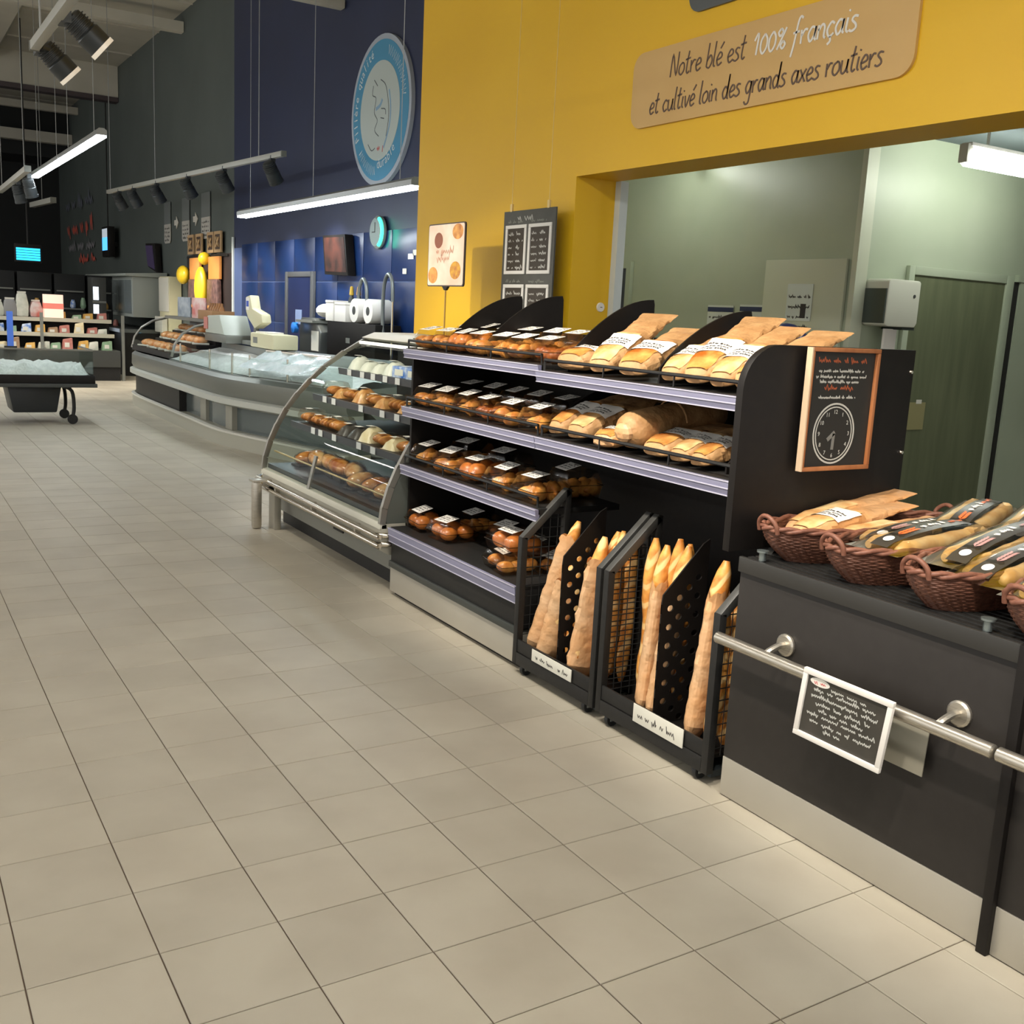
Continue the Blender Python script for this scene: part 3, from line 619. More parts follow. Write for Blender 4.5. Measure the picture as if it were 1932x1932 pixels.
def stand(label, y0, y1, yd, lab, seed):
    t = thing('baguette_stand', label, 'bread stand')
    s = .016
    for y in (y0+s, y1-s):
        part(t, 'side_frame', B().box(2.168, 2.2, y-s, y+s, .045, .625).box(2.39, 2.42, y-s, y+s, .045, .83), BLK2, .003)
        part(t, 'top_bar', B().prism([(2.168, .622), (2.2, .608), (2.42, .81), (2.398, .835)], 'y', y-s, y+s), GUN, .003)
        part(t, 'wire_panel', wire_side(y), BLK2)
    part(t, 'divider', perforated(yd), BLK, smooth=20)
    fp = part(t, 'front_panel', B().box(2.168, 2.182, y0+2*s, y1-2*s, .045, .1).box(2.172, 2.182, y0+2*s, y1-2*s, .103, .16), BLK2, .002)
    part(t, 'floor_tray', B().box(2.182, 2.41, y0+2*s, y1-2*s, .085, .1), BLK)
    part(t, 'back_panel', B().box(2.405, 2.415, y0+2*s, y1-2*s, .045, .5), BLK)
    part(t, 'lower_skirt', B().box(2.21, 2.4, y0+.02, y1-.02, .02, .045), mat('skirt', (36, 44, 48), .6))
    for y in (y0+.07, y1-.07):
        for x in (2.2, 2.37):
            c = part(t, 'caster', B().lathe([(.008, -.009), (.027, -.011), (.03, -.006), (.03, .006), (.027, .011), (.008, .011)], 14, (x, y, .03), 'y'), mat('rubber', (26, 27, 28), .6))
            part(c, 'fork', B().box(x-.014, x+.014, y-.016, y-.012, .025, .06).box(x-.014, x+.014, y+.012, y+.016, .025, .06), GREYP)
    ya, yb, za, zb, nm = lab
    lh = tag(link('price_holder', B().box(2.1625, 2.1665, yb, ya, za, zb).mesh('price_holder', OFFW, .001)), nm, 'label')
    tb_ = B(); rr = random.Random(seed)
    for word in range(3):
        w_ = (ya-yb)*.24; u0 = ya-(ya-yb)*(.1+.29*word)
        scribble(tb_, 0, 0, w_, (zb-za)*.32, .0035, lambda u, v, h: (2.1624-h, u0-u, za+(zb-za)*.3+v), .0004, .012, rr)
    part(lh, 'lettering', tb_, INK)
    return t
stand('left wheeled black baguette stand with perforated divider', .785, 1.402, 1.085, (1.235, .935, .105, .158, 'white price strip clipped on the left baguette stand'), 5)
stand('right wheeled black baguette stand next to the dark counter', .108, .767, .44, (.52, .235, .095, .165, 'white price strip clipped on the right baguette stand'), 6)
def baguette_me(L=.62, r=.03, key='b'):
    def mk():
        n = 16; pts = [(.006*math.sin(i*.7), .004*math.sin(i*.5+1), L*i/n) for i in range(n+1)]
        rr = [r*(.35 if i in (0, n) else .78 if i in (1, n-1) else 1+.05*math.sin(i*2.1)) for i in range(n+1)]
        return B().tube(pts, rr, 12).mesh('baguette', BAGUETTE, smooth=70)
    return cache('bg%s%.2f%.3f' % (key, L, r), mk)
def bagpaper_me(L, a, b_):
    def mk():
        us = [0, .02, .05]+[.1+.06*i for i in range(16)]; As = [2*math.pi*i/20 for i in range(21)]
        def F(u, t):
            k = (.75+.25*min(1, u/.06)); fl = .25+.75*min(1, u/.1); wv = 1+.05*math.sin(7*u*5+2*t)+.028*math.sin(51*u+5*t)+.018*math.sin(83*u-3*t); k *= 1+.18*u; fl *= 1-.12*u
            return (b_*fl*math.cos(t)*wv, a*k*math.sin(t)*wv, L*u+(.012*math.sin(3*t)+.008*math.sin(7*t) if u == us[-1] else 0))
        bb = B().grid(F, us, As); n = len(bb.v); bb.f.append(tuple(range(20)))
        me = bb.mesh('paper_bag', KRAFTW, smooth=18)
        p = B()
        for z0 in (.12, .28, .42):
            for k in range(6):
                a0 = -math.pi*.62-.09*(k % 2); z = (z0+.008*k)/L
                if z < .95: p.grid(lambda u, t: tuple(c*1.012 if i < 2 else c for i, c in enumerate(F(u, t))), [z, z+.0035], [a0-.28, a0-.14, a0, a0+.14])
        return me, p.mesh('bag_print', INK)
    return cache('bp%.2f%.3f%.3f' % (L, a, b_), mk)
def bagged(label, bot, top, breads=1, a=.05, b_=.036, Lp=.5, L=.62, grp='baguettes in the wheeled stands', paper=True, spin=0., r=.029):
    bot = Vector(bot); d = (Vector(top)-bot).normalized(); q = d.to_track_quat('Z', 'Y').to_euler()
    t = thing('baguette', label, 'baguette', bot, q, grp)
    if paper:
        me, pr = bagpaper_me(Lp, a, b_); pp = part(t, 'paper_bag', me, None, rot=(0, 0, spin)); part(pp, 'bag_print', pr, None)
    for k in range(breads):
        off = 0 if breads == 1 else (-.5+k/(breads-1))*a*.95
        part(t, 'bread', baguette_me(L-.03*k, r), None, loc=(0, off, .01), rot=(0, 0, k*1.3+spin))
    return t
bagged('baguette in a narrow paper bag leaning at the left of the left stand', (2.24, 1.33, .103), (2.37, 1.235, .7), Lp=.55)
bagged('baguette in a short bag leaning just left of the left perforated divider', (2.235, 1.235, .103), (2.33, 1.165, .6), Lp=.36, L=.46)
bagged('wide paper bag holding two baguettes in the right half of the left stand', (2.245, .99, .103), (2.365, .99, .72), 2, a=.075, b_=.04, Lp=.5)
for k, (y, x) in enumerate(((.9, 2.33), (.85, 2.28), (.845, 2.365), (.93, 2.375))):
    bagged('bare baguette standing behind the wire mesh, %s of four in the left stand' % ORD[k], (x-.01, y, .103), (x, y-.01, .7), paper=False, L=.56+.02*k, r=.026)
bagged('paper-bagged baguette left of the pair in the right stand', (2.24, .56, .103), (2.36, .635, .74), Lp=.5, L=.64)
bagged('paper-bagged baguette leaning on the right perforated divider', (2.235, .485, .103), (2.36, .51, .75), Lp=.48, L=.66)
bagged('bare baguette pressed against the back of the left perforated divider', (2.3, 1.135, .103), (2.33, 1.125, .72), paper=False, L=.56)
bagged('second bare baguette behind the left perforated divider', (2.365, 1.14, .103), (2.38, 1.125, .72), paper=False, L=.58)
bagged('bare baguette end showing at the left mesh of the right stand', (2.33, .67, .103), (2.355, .7, .74), paper=False, L=.64)
bagged('bare baguette at the back between the bagged ones in the right stand', (2.36, .575, .103), (2.375, .575, .77), paper=False, L=.66)
bagged('bare baguette behind the right bagged pair in the right stand', (2.365, .50, .103), (2.38, .53, .77), paper=False, L=.65, r=.026)
bagged('wide bagged baguette in the right half of the right stand', (2.24, .27, .103), (2.355, .30, .75), 1, a=.05, b_=.038, Lp=.54, L=.65, r=.034)
bagged('baguette behind the outer mesh next to the dark counter', (2.235, .168, .103), (2.245, .165, .7), paper=False, L=.53, r=.027)
bagged('second bare baguette behind the outer mesh of the right stand', (2.3, .17, .103), (2.305, .168, .7), paper=False, L=.55, r=.028)
# ================================================================== COUNTER
def counter(label, y0, y1):
    t = thing('bakery_counter', label, 'counter')
    part(t, 'body', B().box(2.2, 2.98, y0, y1, .14, .8), BLK)
    part(t, 'front_panel', B().box(2.184, 2.2, y0, y1, .142, .79), mat('charcoal_panel', (40, 37, 35), .45, c2=(43, 40, 38), scale=30, spec=.35), .002)
    part(t, 'plinth', B().box(2.182, 2.9, y0, y1, .004, .14), PLINTH, .002)
    part(t, 'top', B().box(2.184, 2.99, y0, y1, .8, .828), mat('dark_top', (32, 31, 30), .4), .003)
    part(t, 'top_lip', B().box(2.17, 2.185, y0, y1, .79, .842), mat('top_lip', (48, 47, 45), .4, .1), .004)
    for k in range(22):
        x = 2.2+.035*k; part(t, 'slat', cache('slat%.2f' % (y1-y0), lambda: B().box(0, .024, 0, y1-y0-.02, 0, .012).mesh('slat', BLK2, .002)), None, loc=(x, y0+.01, .828))
    return t
c1 = counter('dark bakery counter with wicker baskets beside the baguette stands', -.945, .05)
for y in (-.03, -.835): part(c1, 'stud', B().lathe([(.012, 0), (.012, .025), (.02, .028), (.02, .034), (.001, .036)], 12, (2.195, y, .842)), mat('stud', (150, 160, 160), .25, .8))
c2 = counter('next dark bakery counter at the lower right edge', -2.05, -.975)
tag(link('joint_post', B().box(2.165, 2.2, -.975, -.945, 0, .842).mesh('joint_post', BLK, .003)), 'black upright post between the two dark counters', 'post')
def handrail(label, y0, y1, brackets):
    t = thing('handrail', label, 'handrail'); X, Z = 2.1, .575
    part(t, 'rail', B().tube([(X, y0, Z), (X, y0+.004, Z), (X, y1-.004, Z), (X, y1, Z)], [.014, .019, .019, .014], 16), STEEL, smooth=50)
    for y in brackets:
        br = part(t, 'bracket', B().tube(smooth_pts([(X, y, Z), (X+.01, y-.005, Z+.015), (X+.045, y-.01, Z+.03), (X+.075, y-.01, Z+.03)]), .011, 8), STEEL)
        part(br, 'flange', B().lathe([(.03, .07), (.036, .075), (.036, .083), (.001, .083)], 18, (X, y-.01, Z+.03), 'x'), STEEL)
handrail('long stainless handrail along the dark counter', -.96, .045, (-.17, -.79))
handrail('short start of the next stainless handrail at the right edge', -2.0, -.968, (-1.9,))
# framed chalk sign on the rail
def framed(parent, o, ud, vd, nd, wd, ht, fw, ft, fm, bm, name='frame'):
    """frame and board in a local plane: o origin (bottom left), ud right, vd up, nd towards viewer"""
    o, ud, vd, nd = map(Vector, (o, ud, vd, nd)); P = lambda u, v, h: o+ud*u+vd*v+nd*h
    def bar(u0, u1, v0, v1, h0, h1):
        return B().add([P(u, v, h) for u in (u0, u1) for v in (v0, v1) for h in (h0, h1)], [(0, 1, 3, 2), (4, 6, 7, 5), (0, 4, 5, 1), (2, 3, 7, 6), (0, 2, 6, 4), (1, 5, 7, 3)])
    f = B()
    for a in ((0, wd, 0, fw), (0, wd, ht-fw, ht), (0, fw, fw, ht-fw), (wd-fw, wd, fw, ht-fw)):
        bb = bar(*a, 0, ft); f.add(bb.v, bb.f)
    fo = part(parent, name, f, fm, .002); bo = part(parent, 'board', bar(fw*.8, wd-fw*.8, fw*.8, ht-fw*.8, ft*.2, ft*.45), bm)
    return fo, bo, lambda u, v, h: tuple(P(u, v, ft*.45+.0004+h))
CHALKB = mat('chalkboard', (58, 56, 50), .55, c2=(66, 62, 56), scale=14); CHALK = mat('chalk', (190, 190, 184), .8)
t = thing('framed_sign', 'white-framed chalkboard notice hanging on the handrail', 'sign')
tilt = Vector((.02, .037, -.22)).normalized(); ud = Vector((.0, -1, .0)); vd = -tilt
nd = ud.cross(vd)
fo, bo, F = framed(t, (2.075, -.345, .398), ud, vd, nd, .315, .225, .017, .012, mat('white_frame', (236, 232, 226), .4), CHALKB)
sb = B(); rr = random.Random(11)
for u0, u1, v in ((.105, .235, .178), (.045, .265, .163), (.04, .275, .142), (.06, .255, .12), (.075, .235, .1), (.035, .285, .083), (.05, .27, .06), (.105, .165, .041)):
    scribble(sb, u0, v, u1-u0, .011, .0032, F, .0006, .009, rr)
part(bo, 'chalk_writing', sb, CHALK)
lo_ = B().add([F(.062+.036*math.cos(a), .192+.013*math.sin(a), .0004) for a in [2*math.pi*i/20 for i in range(20)]], [tuple(range(20))])
lg = part(bo, 'logo', lo_, WHITE)
part(lg, 'logo_lettering', scribble(B(), .042, .187, .042, .01, .002, lambda u, v, h: F(u, v, h+.0006), .0004, .008, rr), mat('logo_red', (214, 90, 90), .6))
part(t, 'hook', B().tube([(2.105, -.4, .555), (2.078, -.4, .6), (2.074, -.4, .56)], .003, 5).tube([(2.105, -.6, .555), (2.078, -.6, .6), (2.074, -.6, .56)], .003, 5), CHROME)
tag(link('card_sheet', B().prism([(-.73, .4), (-.58, .4), (-.58, .56), (-.72, .56), (-.735, .53)], 'x', 2.155, 2.158).mesh('card_sheet', mat('pale_card', (140, 136, 122), .6))), 'pale card sheet hanging behind the white-framed notice', 'card')
# chalk clock sign on the end panel
t = thing('clock_sign', 'wood-framed chalkboard with a drawn clock on the black end panel', 'sign')
WOODF = mat('orange_wood', (172, 112, 68), .5, c2=(150, 92, 52), scale=20, stretch=(1, 1, .15))
fo, bo, F = framed(t, (2.395, .052, 1.115), (1, 0, 0), (0, 0, 1), (0, -1, 0), .335, .412, .014, .022, WOODF, mat('chalk_black', (34, 33, 30), .6))
part(t, 'frame_edge', B().box(2.394, 2.4, .0295, .0535, 1.1155, 1.5265), mat('pale_wood_edge', (204, 178, 148), .5))
OR = mat('orange_chalk', (164, 84, 50), .7); sb = B(); ob = B(); rr = random.Random(4)
scribble(ob, .045, .362, .235, .016, .004, F, .0006, .012, rr); scribble(ob, .085, .272, .14, .014, .0035, F, .0006, .012, rr)
for u, wv, v in ((.05, .22, .331), (.04, .245, .312), (.06, .19, .295), (.06, .18, .243)): scribble(sb, u, v, wv, .009, .003, F, .0006, .006, rr)
cu, cv, ra = .152, .125, .098
for r_, w_ in ((ra, .006), (ra-.011, .004)): sb.ribbon([(cu+r_*math.cos(2*math.pi*i/40), cv+r_*1.03*math.sin(2*math.pi*i/40)) for i in range(41)], w_, .0006, F)
for k in range(12):
    a = R(90-30*(k+1)); d = bfont(str(k+1), .02, .0002); cu2, cv2 = cu+.072*math.cos(a), cv+.074*math.sin(a)-.007
    sb.add([F(cu2+v[0], cv2+v[1], .0003+v[2]) for v in d.v], d.f)
part(bo, 'chalk_writing', sb, CHALK); part(bo, 'orange_writing', ob, OR)
hb = B().ribbon([(cu+.004, cv+.004), (cu-.03, cv-.022)], .013, .002, F).ribbon([(cu, cv), (cu-.002, cv-.055)], .012, .002, F)
part(bo, 'clock_hand', hb, mat('dull_hand', (120, 120, 116), .6))
# ================================================================== WICKER BASKETS
def basket_meshes():
    def mk():
        A_, Bx, H = .41, .138, .105; n = 60; body = B(); nr = 19
        for k in range(nr):
            f_ = k/(nr-1); s = .78+.22*math.sin(f_*math.pi/2)
            pts = [((A_*s+.002*(1 if (i+k) % 2 else -1))*math.cos(2*math.pi*i/n), (Bx*(s-.06*(1-f_))+.002*(1 if (i+k) % 2 else -1))*math.sin(2*math.pi*i/n), .006+f_*H) for i in range(n)]
            body.tube(pts, .0036, 5, True)
        st = B()
        for i in range(0, n, 2):
            a = 2*math.pi*i/n; pts = []
            for f_ in (0, .35, .7, 1):
                s = .78+.22*math.sin(f_*math.pi/2); pts.append((A_*s*math.cos(a), Bx*(s-.06*(1-f_))*math.sin(a), .004+f_*H))
            st.tube(pts, .004, 4)
        rim = B()
        for ph in (0, math.pi):
            rim.tube([((A_+.004+.006*math.cos(11*2*math.pi*i/n+ph))*math.cos(2*math.pi*i/n), (Bx+.004+.006*math.cos(11*2*math.pi*i/n+ph))*math.sin(2*math.pi*i/n), .113+.006*math.sin(11*2*math.pi*i/n+ph)) for i in range(n)], .0075, 6, True)
        base = B().prism([(A_*.78*math.cos(2*math.pi*i/36), Bx*.72*math.sin(2*math.pi*i/36)) for i in range(36)], 'z', 0, .006)
        hd = B().tube(smooth_pts([(A_-.004, -.042, .1), (A_+.004, -.038, .13), (A_+.01, -.015, .15), (A_+.012, .015, .15), (A_+.004, .038, .13), (A_-.004, .042, .1)], 5), .0075, 8)
        return body.mesh('weave', WICK, smooth=70, recalc=False), st.mesh('stakes', WICK, smooth=0, recalc=False), rim.mesh('rim', WICK2, smooth=70, recalc=False), base.mesh('base', WICK), hd.mesh('handle', WICK2, smooth=70)
    return cache('basket', mk)
def basket(label, x, y, rz, z=.8405, s=1.):
    t = thing('wicker_basket', label, 'basket', (x, y, z), (0, 0, rz), 'wicker baskets on the dark counter'); t.scale = (s, s, s)
    a, b_, c, d, e = basket_meshes()
    part(t, 'weave', a, None); so_ = part(t, 'stakes', b_, None); so_['kind'] = 'stuff'; part(t, 'rim', c, None); part(t, 'base', d, None); part(t, 'handle', e, None); part(t, 'handle', e, None, rot=(0, 0, math.pi))
    return t
basket('oval wicker basket nearest the black end panel', 2.6, -.07, -.06)
basket('oval wicker basket second from the end panel, with orange-printed sachets', 2.575, -.345, -.03)
basket('oval wicker basket third from the end panel, beside the chrome stud', 2.565, -.63, -.0)
basket('oval wicker basket cut off at the right picture edge', 2.55, -.945, .0)
# contents
def sachet(label, x, y, z, rz, ry, accent, L=.56, W=.19, bread=True, rx=0., grp='printed baguette sachets in the baskets'):
    t = thing('baguette_sachet', label, 'bread sachet', (x, y, z), (rx, ry, rz), grp)
    us = [i/10 for i in range(11)]; vs_ = [-1+i/4 for i in range(9)]
    def F(u, v, s): 
        k = math.sin(math.pi*min(1, max(0, (u*1.06-.03))))**.35 if 0 < u < 1 else 0
        return (L*(u-.5), W/2*v, s*.044*k*(1-v*v)**.5 if abs(v) < 1 else 0)
    b = B().grid(lambda u, v: F(u, v, 1), us, vs_); bo = part(t, 'film', b, FILM, smooth=60)
    part(t, 'back_film', B().grid(lambda u, v: F(u, v, -.8), us, vs_), mat('grey_backing', (116, 114, 106), .35), smooth=60)
    bd = part(t, 'print_band', B().grid(lambda u, v: tuple(c+(.0015 if i == 2 else 0) for i, c in enumerate(F(u, v, 1))), [.04, .1, .3, .5, .7, .9, .97], [-.42+.16*i for i in range(5)]), mat('dark_print', (58, 55, 50), .3), smooth=60)
    up = lambda u, v, h: tuple(c+(.003+h if i == 2 else 0) for i, c in enumerate(F(u, v, 1)))
    part(bd, 'logo_oval', B().add([up(.12+.035*math.cos(a), -.12+.16*math.sin(a), 0) for a in [2*math.pi*i/14 for i in range(14)]], [tuple(range(14))]), WHITE)
    lf = B()
    for k in range(5):
        for s in (-1, 1):
            u0 = .2+.028*k; lf.add([up(u0, -.12, 0), up(u0+.02, -.12+s*.1, 0), up(u0+.05, -.12+s*.13, 0), up(u0+.04, -.12+s*.04, 0)], [(0, 1, 2, 3)])
    part(bd, 'wheat_ear', lf, accent)
    sc = B(); scribble(sc, 0, 0, .11, .018, .005, lambda u, v, h: up(.4+u/L, -.18+v/(W/2), h), .0005, .012, random.Random(5)); part(bd, 'lettering', sc, WHITE)
    sc = B(); scribble(sc, 0, 0, .09, .016, .004, lambda u, v, h: up(.64+u/L, -.18+v/(W/2), h), .0005, .012, random.Random(6)); part(bd, 'accent_lettering', sc, accent)
    if bread:
        for s, yy in ((1, -W*.27), (.9, W*.27)):
            part(t, 'bread', cache('sb%.2f' % s, lambda: B().tube([(0, 0, -L*.4+L*.8*i/12) for i in range(13)], [.012 if i in (0, 12) else .026*s*(1+.06*math.sin(i*2)) for i in range(13)], 10).mesh('bread', PALEB, smooth=70)), None, loc=(.0, yy, .0), rot=(0, math.pi/2, 0))
    return t
ORA = mat('orange_print', (232, 104, 40), .4); MAU = mat('mauve_print', (176, 134, 130), .4)
loaf_bag('baguette in a kraft bag with big white label at the front of the first basket', 2.3, -.06, .9, .56, .12, .085, .06, -.1, paper=KRAFTW, bread=GLOSSP, grp='bagged loaves in the first basket')
loaf_bag('long kraft bag lying behind the labelled one in the first basket', 2.36, .02, .9, .6, .1, .08, .04, -.14, paper=KRAFTW, bread=GLOSSP, lab=False, grp='bagged loaves in the first basket')
loaf_bag('floury open loaf bag at the right of the first basket', 2.40, -.15, .89, .5, .1, .085, -.02, -.06, paper=KRAFTW, bread=GLOSSP, lab=False, grp='bagged loaves in the first basket')
sachet('orange-printed sachet on top of the second basket', 2.55, -.375, .965, .03, -.06, ORA)
sachet('sachet with pale bread lying behind the orange one in the second basket', 2.64, -.275, .95, .05, -.03, MAU)
sachet('sachet with orange wheat leaning at the back of the second basket', 2.83, -.32, .995, .3, -.12, ORA, L=.46)
sachet('lower sachet in the second basket under the orange-printed one', 2.56, -.35, .905, .0, -.02, ORA, W=.16)
sachet('mauve-printed sachet on top of the third basket', 2.60, -.585, .985, .12, -.12, MAU, L=.6)
sachet('second mauve sachet lying towards the counter edge in the third basket', 2.56, -.69, .965, .1, -.1, MAU, L=.6)
sachet('lower sachet in the third basket', 2.58, -.63, .91, .02, -.03, ORA, L=.54)
sachet('sachet with dark band at the back of the third basket', 2.88, -.52, 1.02, .25, -.2, MAU, L=.5)
sachet('sachet in the basket cut off at the right picture edge', 2.48, -.9, .97, .15, -.1, MAU, L=.56)
sachet('lower sachet in the basket cut off at the right picture edge', 2.55, -.95, .91, .0, -.02, ORA, L=.56)
# ================================================================== SIGNS ON THE YELLOW WALL
def rrect(y0, y1, z0, z1, r, n=6):
    P = []
    for cy, cz, a0 in ((y1-r, z1-r, 0), (y0+r, z1-r, 90), (y0+r, z0+r, 180), (y1-r, z0+r, 270)):
        P += [(cy+r*math.cos(R(a0+90*i/n)), cz+r*math.sin(R(a0+90*i/n))) for i in range(n+1)]
    return P
t = thing('wall_sign', 'tan rounded sign with handwritten lines on the yellow wall', 'sign')
part(t, 'panel', B().prism(rrect(.652, 2.535, 2.63, 3.025, .085), 'x', 3.485, 3.5), mat('tan_board', (206, 168, 104), .5, c2=(202, 163, 98), scale=3), smooth=30)
FW = lambda Y0, Z0: (lambda u, v, h: (3.4845-h, Y0-u, Z0+v))
b = B(); handwriting(b, 'Notre bl\u00e9 est', 0, 0, .56, .118, .008, FW(2.212, 2.86)); handwriting(b, 'et cultiv\u00e9 loin des grands axes routiers', 0, 0, 1.56, .112, .0085, FW(2.372, 2.692))
part(t, 'dark_handwriting', b, mat('brown_ink', (98, 78, 64), .6), smooth=0)
part(t, 'white_handwriting', handwriting(B(), '100% fran\u00e7ais', 0, 0, .63, .12, .0105, FW(1.598, 2.862)), mat('white_ink', (226, 222, 212), .6), smooth=0)
t2 = tag(link('wall_sign', B().prism(rrect(.9, 2.105, 3.15, 3.6, .085), 'x', 3.485, 3.5).mesh('wall_sign', mat('slate_sign', (84, 88, 88), .5), 0, 30)), 'slate grey rounded sign cut off above the tan sign', 'sign')
# pastry poster on a stem
t = thing('poster_stand', 'pastry poster on a thin stem above the cold cabinet', 'poster', (3.13, 0, 0))
P0 = bread_mat('pastry_print', (226, 170, 130), (246, 226, 206), 9)
part(t, 'panel', B().prism(rrect(3.735, 4.255, 1.745, 2.16, .02), 'x', -.012, 0), mat('poster_edge', (70, 60, 54), .5))
pp = part(t, 'picture', B().prism(rrect(3.743, 4.247, 1.753, 2.152, .016), 'x', -.0135, -.012), mat('poster_cream', (244, 226, 206), .5, c2=(236, 200, 176), scale=5))
for nm, y, z, ry, rz, m in (('biscuit_print', 4.1, 2.05, .06, .052, mat('cocoa', (146, 90, 70), .6)), ('tart_print', 3.83, 2.1, .075, .05, CRUST), ('tart_print', 3.85, 1.85, .075, .058, mat('custard', (220, 168, 60), .5, c2=(190, 120, 60), scale=30)), ('brioche_print', 4.17, 1.82, .07, .055, CRUST)):
    part(pp, nm, B().add([(-.0142, min(4.246, max(3.744, y+ry*math.cos(a))), min(2.151, max(1.754, z+rz*math.sin(a)))) for a in [2*math.pi*i/22 for i in range(22)]], [tuple(range(22))]), m)
part(pp, 'lettering', scribble(scribble(B(), 0, 0, .25, .04, .007, lambda u, v, h: (-.0142-h, 4.13-u, 1.96+v), .0004, .025, random.Random(2)), 0, 0, .22, .035, .006, lambda u, v, h: (-.0142-h, 4.12-u, 1.915+v), .0004, .025, random.Random(3)), mat('rose_ink', (206, 156, 130), .6))
part(t, 'clamp', B().prism([(3.95, 1.745), (4.03, 1.745), (4.0, 1.72), (3.98, 1.72)], 'x', -.014, .004), BLK2)
part(t, 'stem', B().tube([(-.006, 3.99, 1.72), (-.006, 3.99, 1.405)], .006, 8), mat('stem', (176, 140, 70), .4, .3))
part(t, 'foot', B().lathe([(.07, 1.402), (.07, 1.408), (.02, 1.412)], 18, (-.006, 3.99, 0)), CHROME)
# menu board on wires
t = thing('menu_board', 'tall black price board hanging on wires before the yellow wall', 'menu board', (3.4, 0, 0))
part(t, 'panel', B().box(-.012, 0, 3.09, 3.702, 1.2, 2.24), mat('slate_board', (68, 68, 62), .55, c2=(74, 74, 68), scale=9), .002)
FB = lambda Y0, Z0: (lambda u, v, h: (-.0125-h, Y0-u, Z0+v))
part(t, 'heading', scribble(B(), 0, 0, .21, .045, .006, FB(3.53, 2.175), .0006, .03, random.Random(8)), CHALK)
rr = random.Random(21)
for k, (ya, yb, za, zb) in enumerate(((3.665, 3.41, 1.84, 2.15), (3.385, 3.12, 1.84, 2.15), (3.665, 3.41, 1.42, 1.775), (3.385, 3.12, 1.42, 1.775))):
    fr = part(t, 'price_frame', B().box(-.02, -.012, yb, ya, za, za+.022).box(-.02, -.012, yb, ya, zb-.022, zb).box(-.02, -.012, yb, yb+.024, za+.022, zb-.022).box(-.02, -.012, ya-.024, ya, za+.022, zb-.022), mat('chalk_white_frame', (212, 210, 204), .6), .002)
    part(fr, 'frame_back', B().box(-.0135, -.0122, yb+.02, ya-.02, za+.02, zb-.02), mat('brown_slate', (56, 48, 38), .6))
    sb = B()
    for i in range(6 if k < 2 else 7): 
        z = zb-.065-.042*i; scribble(sb, 0, 0, .07, .016, .004, lambda u, v, h: (-.0138-h, ya-.035-u, z+v), .0005, .018, rr); scribble(sb, 0, 0, .08, .02, .006, lambda u, v, h: (-.0138-h, ya-.13-u, z+v), .0005, .022, rr)
    part(fr, 'chalk_prices', sb, CHALK)['kind'] = 'stuff'
    part(t, 'subheading', scribble(B(), 0, 0, .18, .018, .004, FB(ya-.02, zb+.012), .0005, .014, rr), mat('faint_chalk', (130, 132, 124), .8))
for y in (3.62, 3.18): part(t, 'hanging_wire', B().tube([(-.006, y, 2.24), (-.006, y, 2.275), (-.006, y, 4.6)], .0022, 5).box(-.012, 0, y-.012, y+.012, 2.235, 2.285), mat('brass_clip', (214, 186, 120), .4, .3))
# ================================================================== BACK ROOM ITEMS
t = thing('towel_dispenser', 'white paper towel dispenser on the back room door wall', 'dispenser', (5.74, 2.57, 0))
part(t, 'cover', B().prism([(-.13, 1.64), (-.13, 1.93), (-.11, 1.945), (.19, 1.945), (.2, 1.93), (.2, 1.66), (.18, 1.63), (-.1, 1.63)], 'y', -.2, 0), mat('dispenser_white', (216, 216, 200), .35), .015)
part(t, 'side_band', B().box(-.142, -.128, -.19, 0, 1.65, 1.88), mat('dispenser_grey', (70, 78, 72), .4))
part(t, 'slot', B().box(.06, .19, -.19, -.02, 1.612, 1.632), mat('dispenser_slot', (48, 54, 50), .5))
part(t, 'towel', B().box(-.02, .1, -.12, -.1, 1.35, 1.615), WHITE)
part(t, 'lock', B().lathe([(.012, -.203), (.012, -.2)], 10, (.14, 0, 1.84), 'y'), DGREY)
def notice(label, y0, y1, z0, z1, head=None, seed=1, x=5.495):
    t = thing('paper_notice', label, 'notice', (x, 0, 0))
    part(t, 'sheet', B().box(-.003, 0, y0, y1, z0, z1), mat('notice_paper', (206, 214, 206), .6)); rr = random.Random(seed)
    if head: part(t, 'heading', B().box(-.0045, -.003, y0, y1, z1-.05, z1-.015), head)
    sb = B()
    for i in range(5): scribble(sb, 0, 0, (y1-y0)*.85, .02, .006, lambda u, v, h: (-.0032-h, y1-.02-u, z1-.1-.07*i+v), .0005, .014, rr)
    part(t, 'lettering', sb, INK); return t
NB = mat('navy_print', (36, 48, 84), .5)
notice('paper notice with navy heading on the back wall, left of the fin tip', 3.71, 4.0, 1.3, 1.735, NB, 2)
notice('paper notice with navy heading on the back wall, right of the fin tip', 3.4, 3.64, 1.3, 1.745, NB, 3)
tn = notice('white notice with a small pictogram on the cream splash panel', 2.9, 3.14, 1.64, 1.9, None, 4, x=5.468)
part(tn, 'pictogram', B().box(-.0046, -.0034, 2.95, 3.0, 1.66, 1.76), INK)
t = thing('bin_lid', 'round dark blue lid standing behind the bagged loaves', 'lid', (5.2, 2.86, 0))
part(t, 'dome', B().ell((0, 0, 1.45), (.16, .185, .17), 18, 10), mat('lid_blue', (22, 40, 110), .3)); part(t, 'body', B().lathe([(.13, 0), (.15, 1.4), (.17, 1.42), (.17, 1.46)], 20), mat('bin_blue', (30, 44, 92), .4))
t = thing('small_note', 'small yellowish card beside the black end panel on the olive door', 'card', (6.3, 2.553, 0))
part(t, 'card', B().box(-.1, .08, -.004, 0, .9, 1.1), mat('card_olive', (146, 140, 98), .6)); part(t, 'tape', B().box(-.03, .03, -.006, -.004, 1.09, 1.12), OFFW)
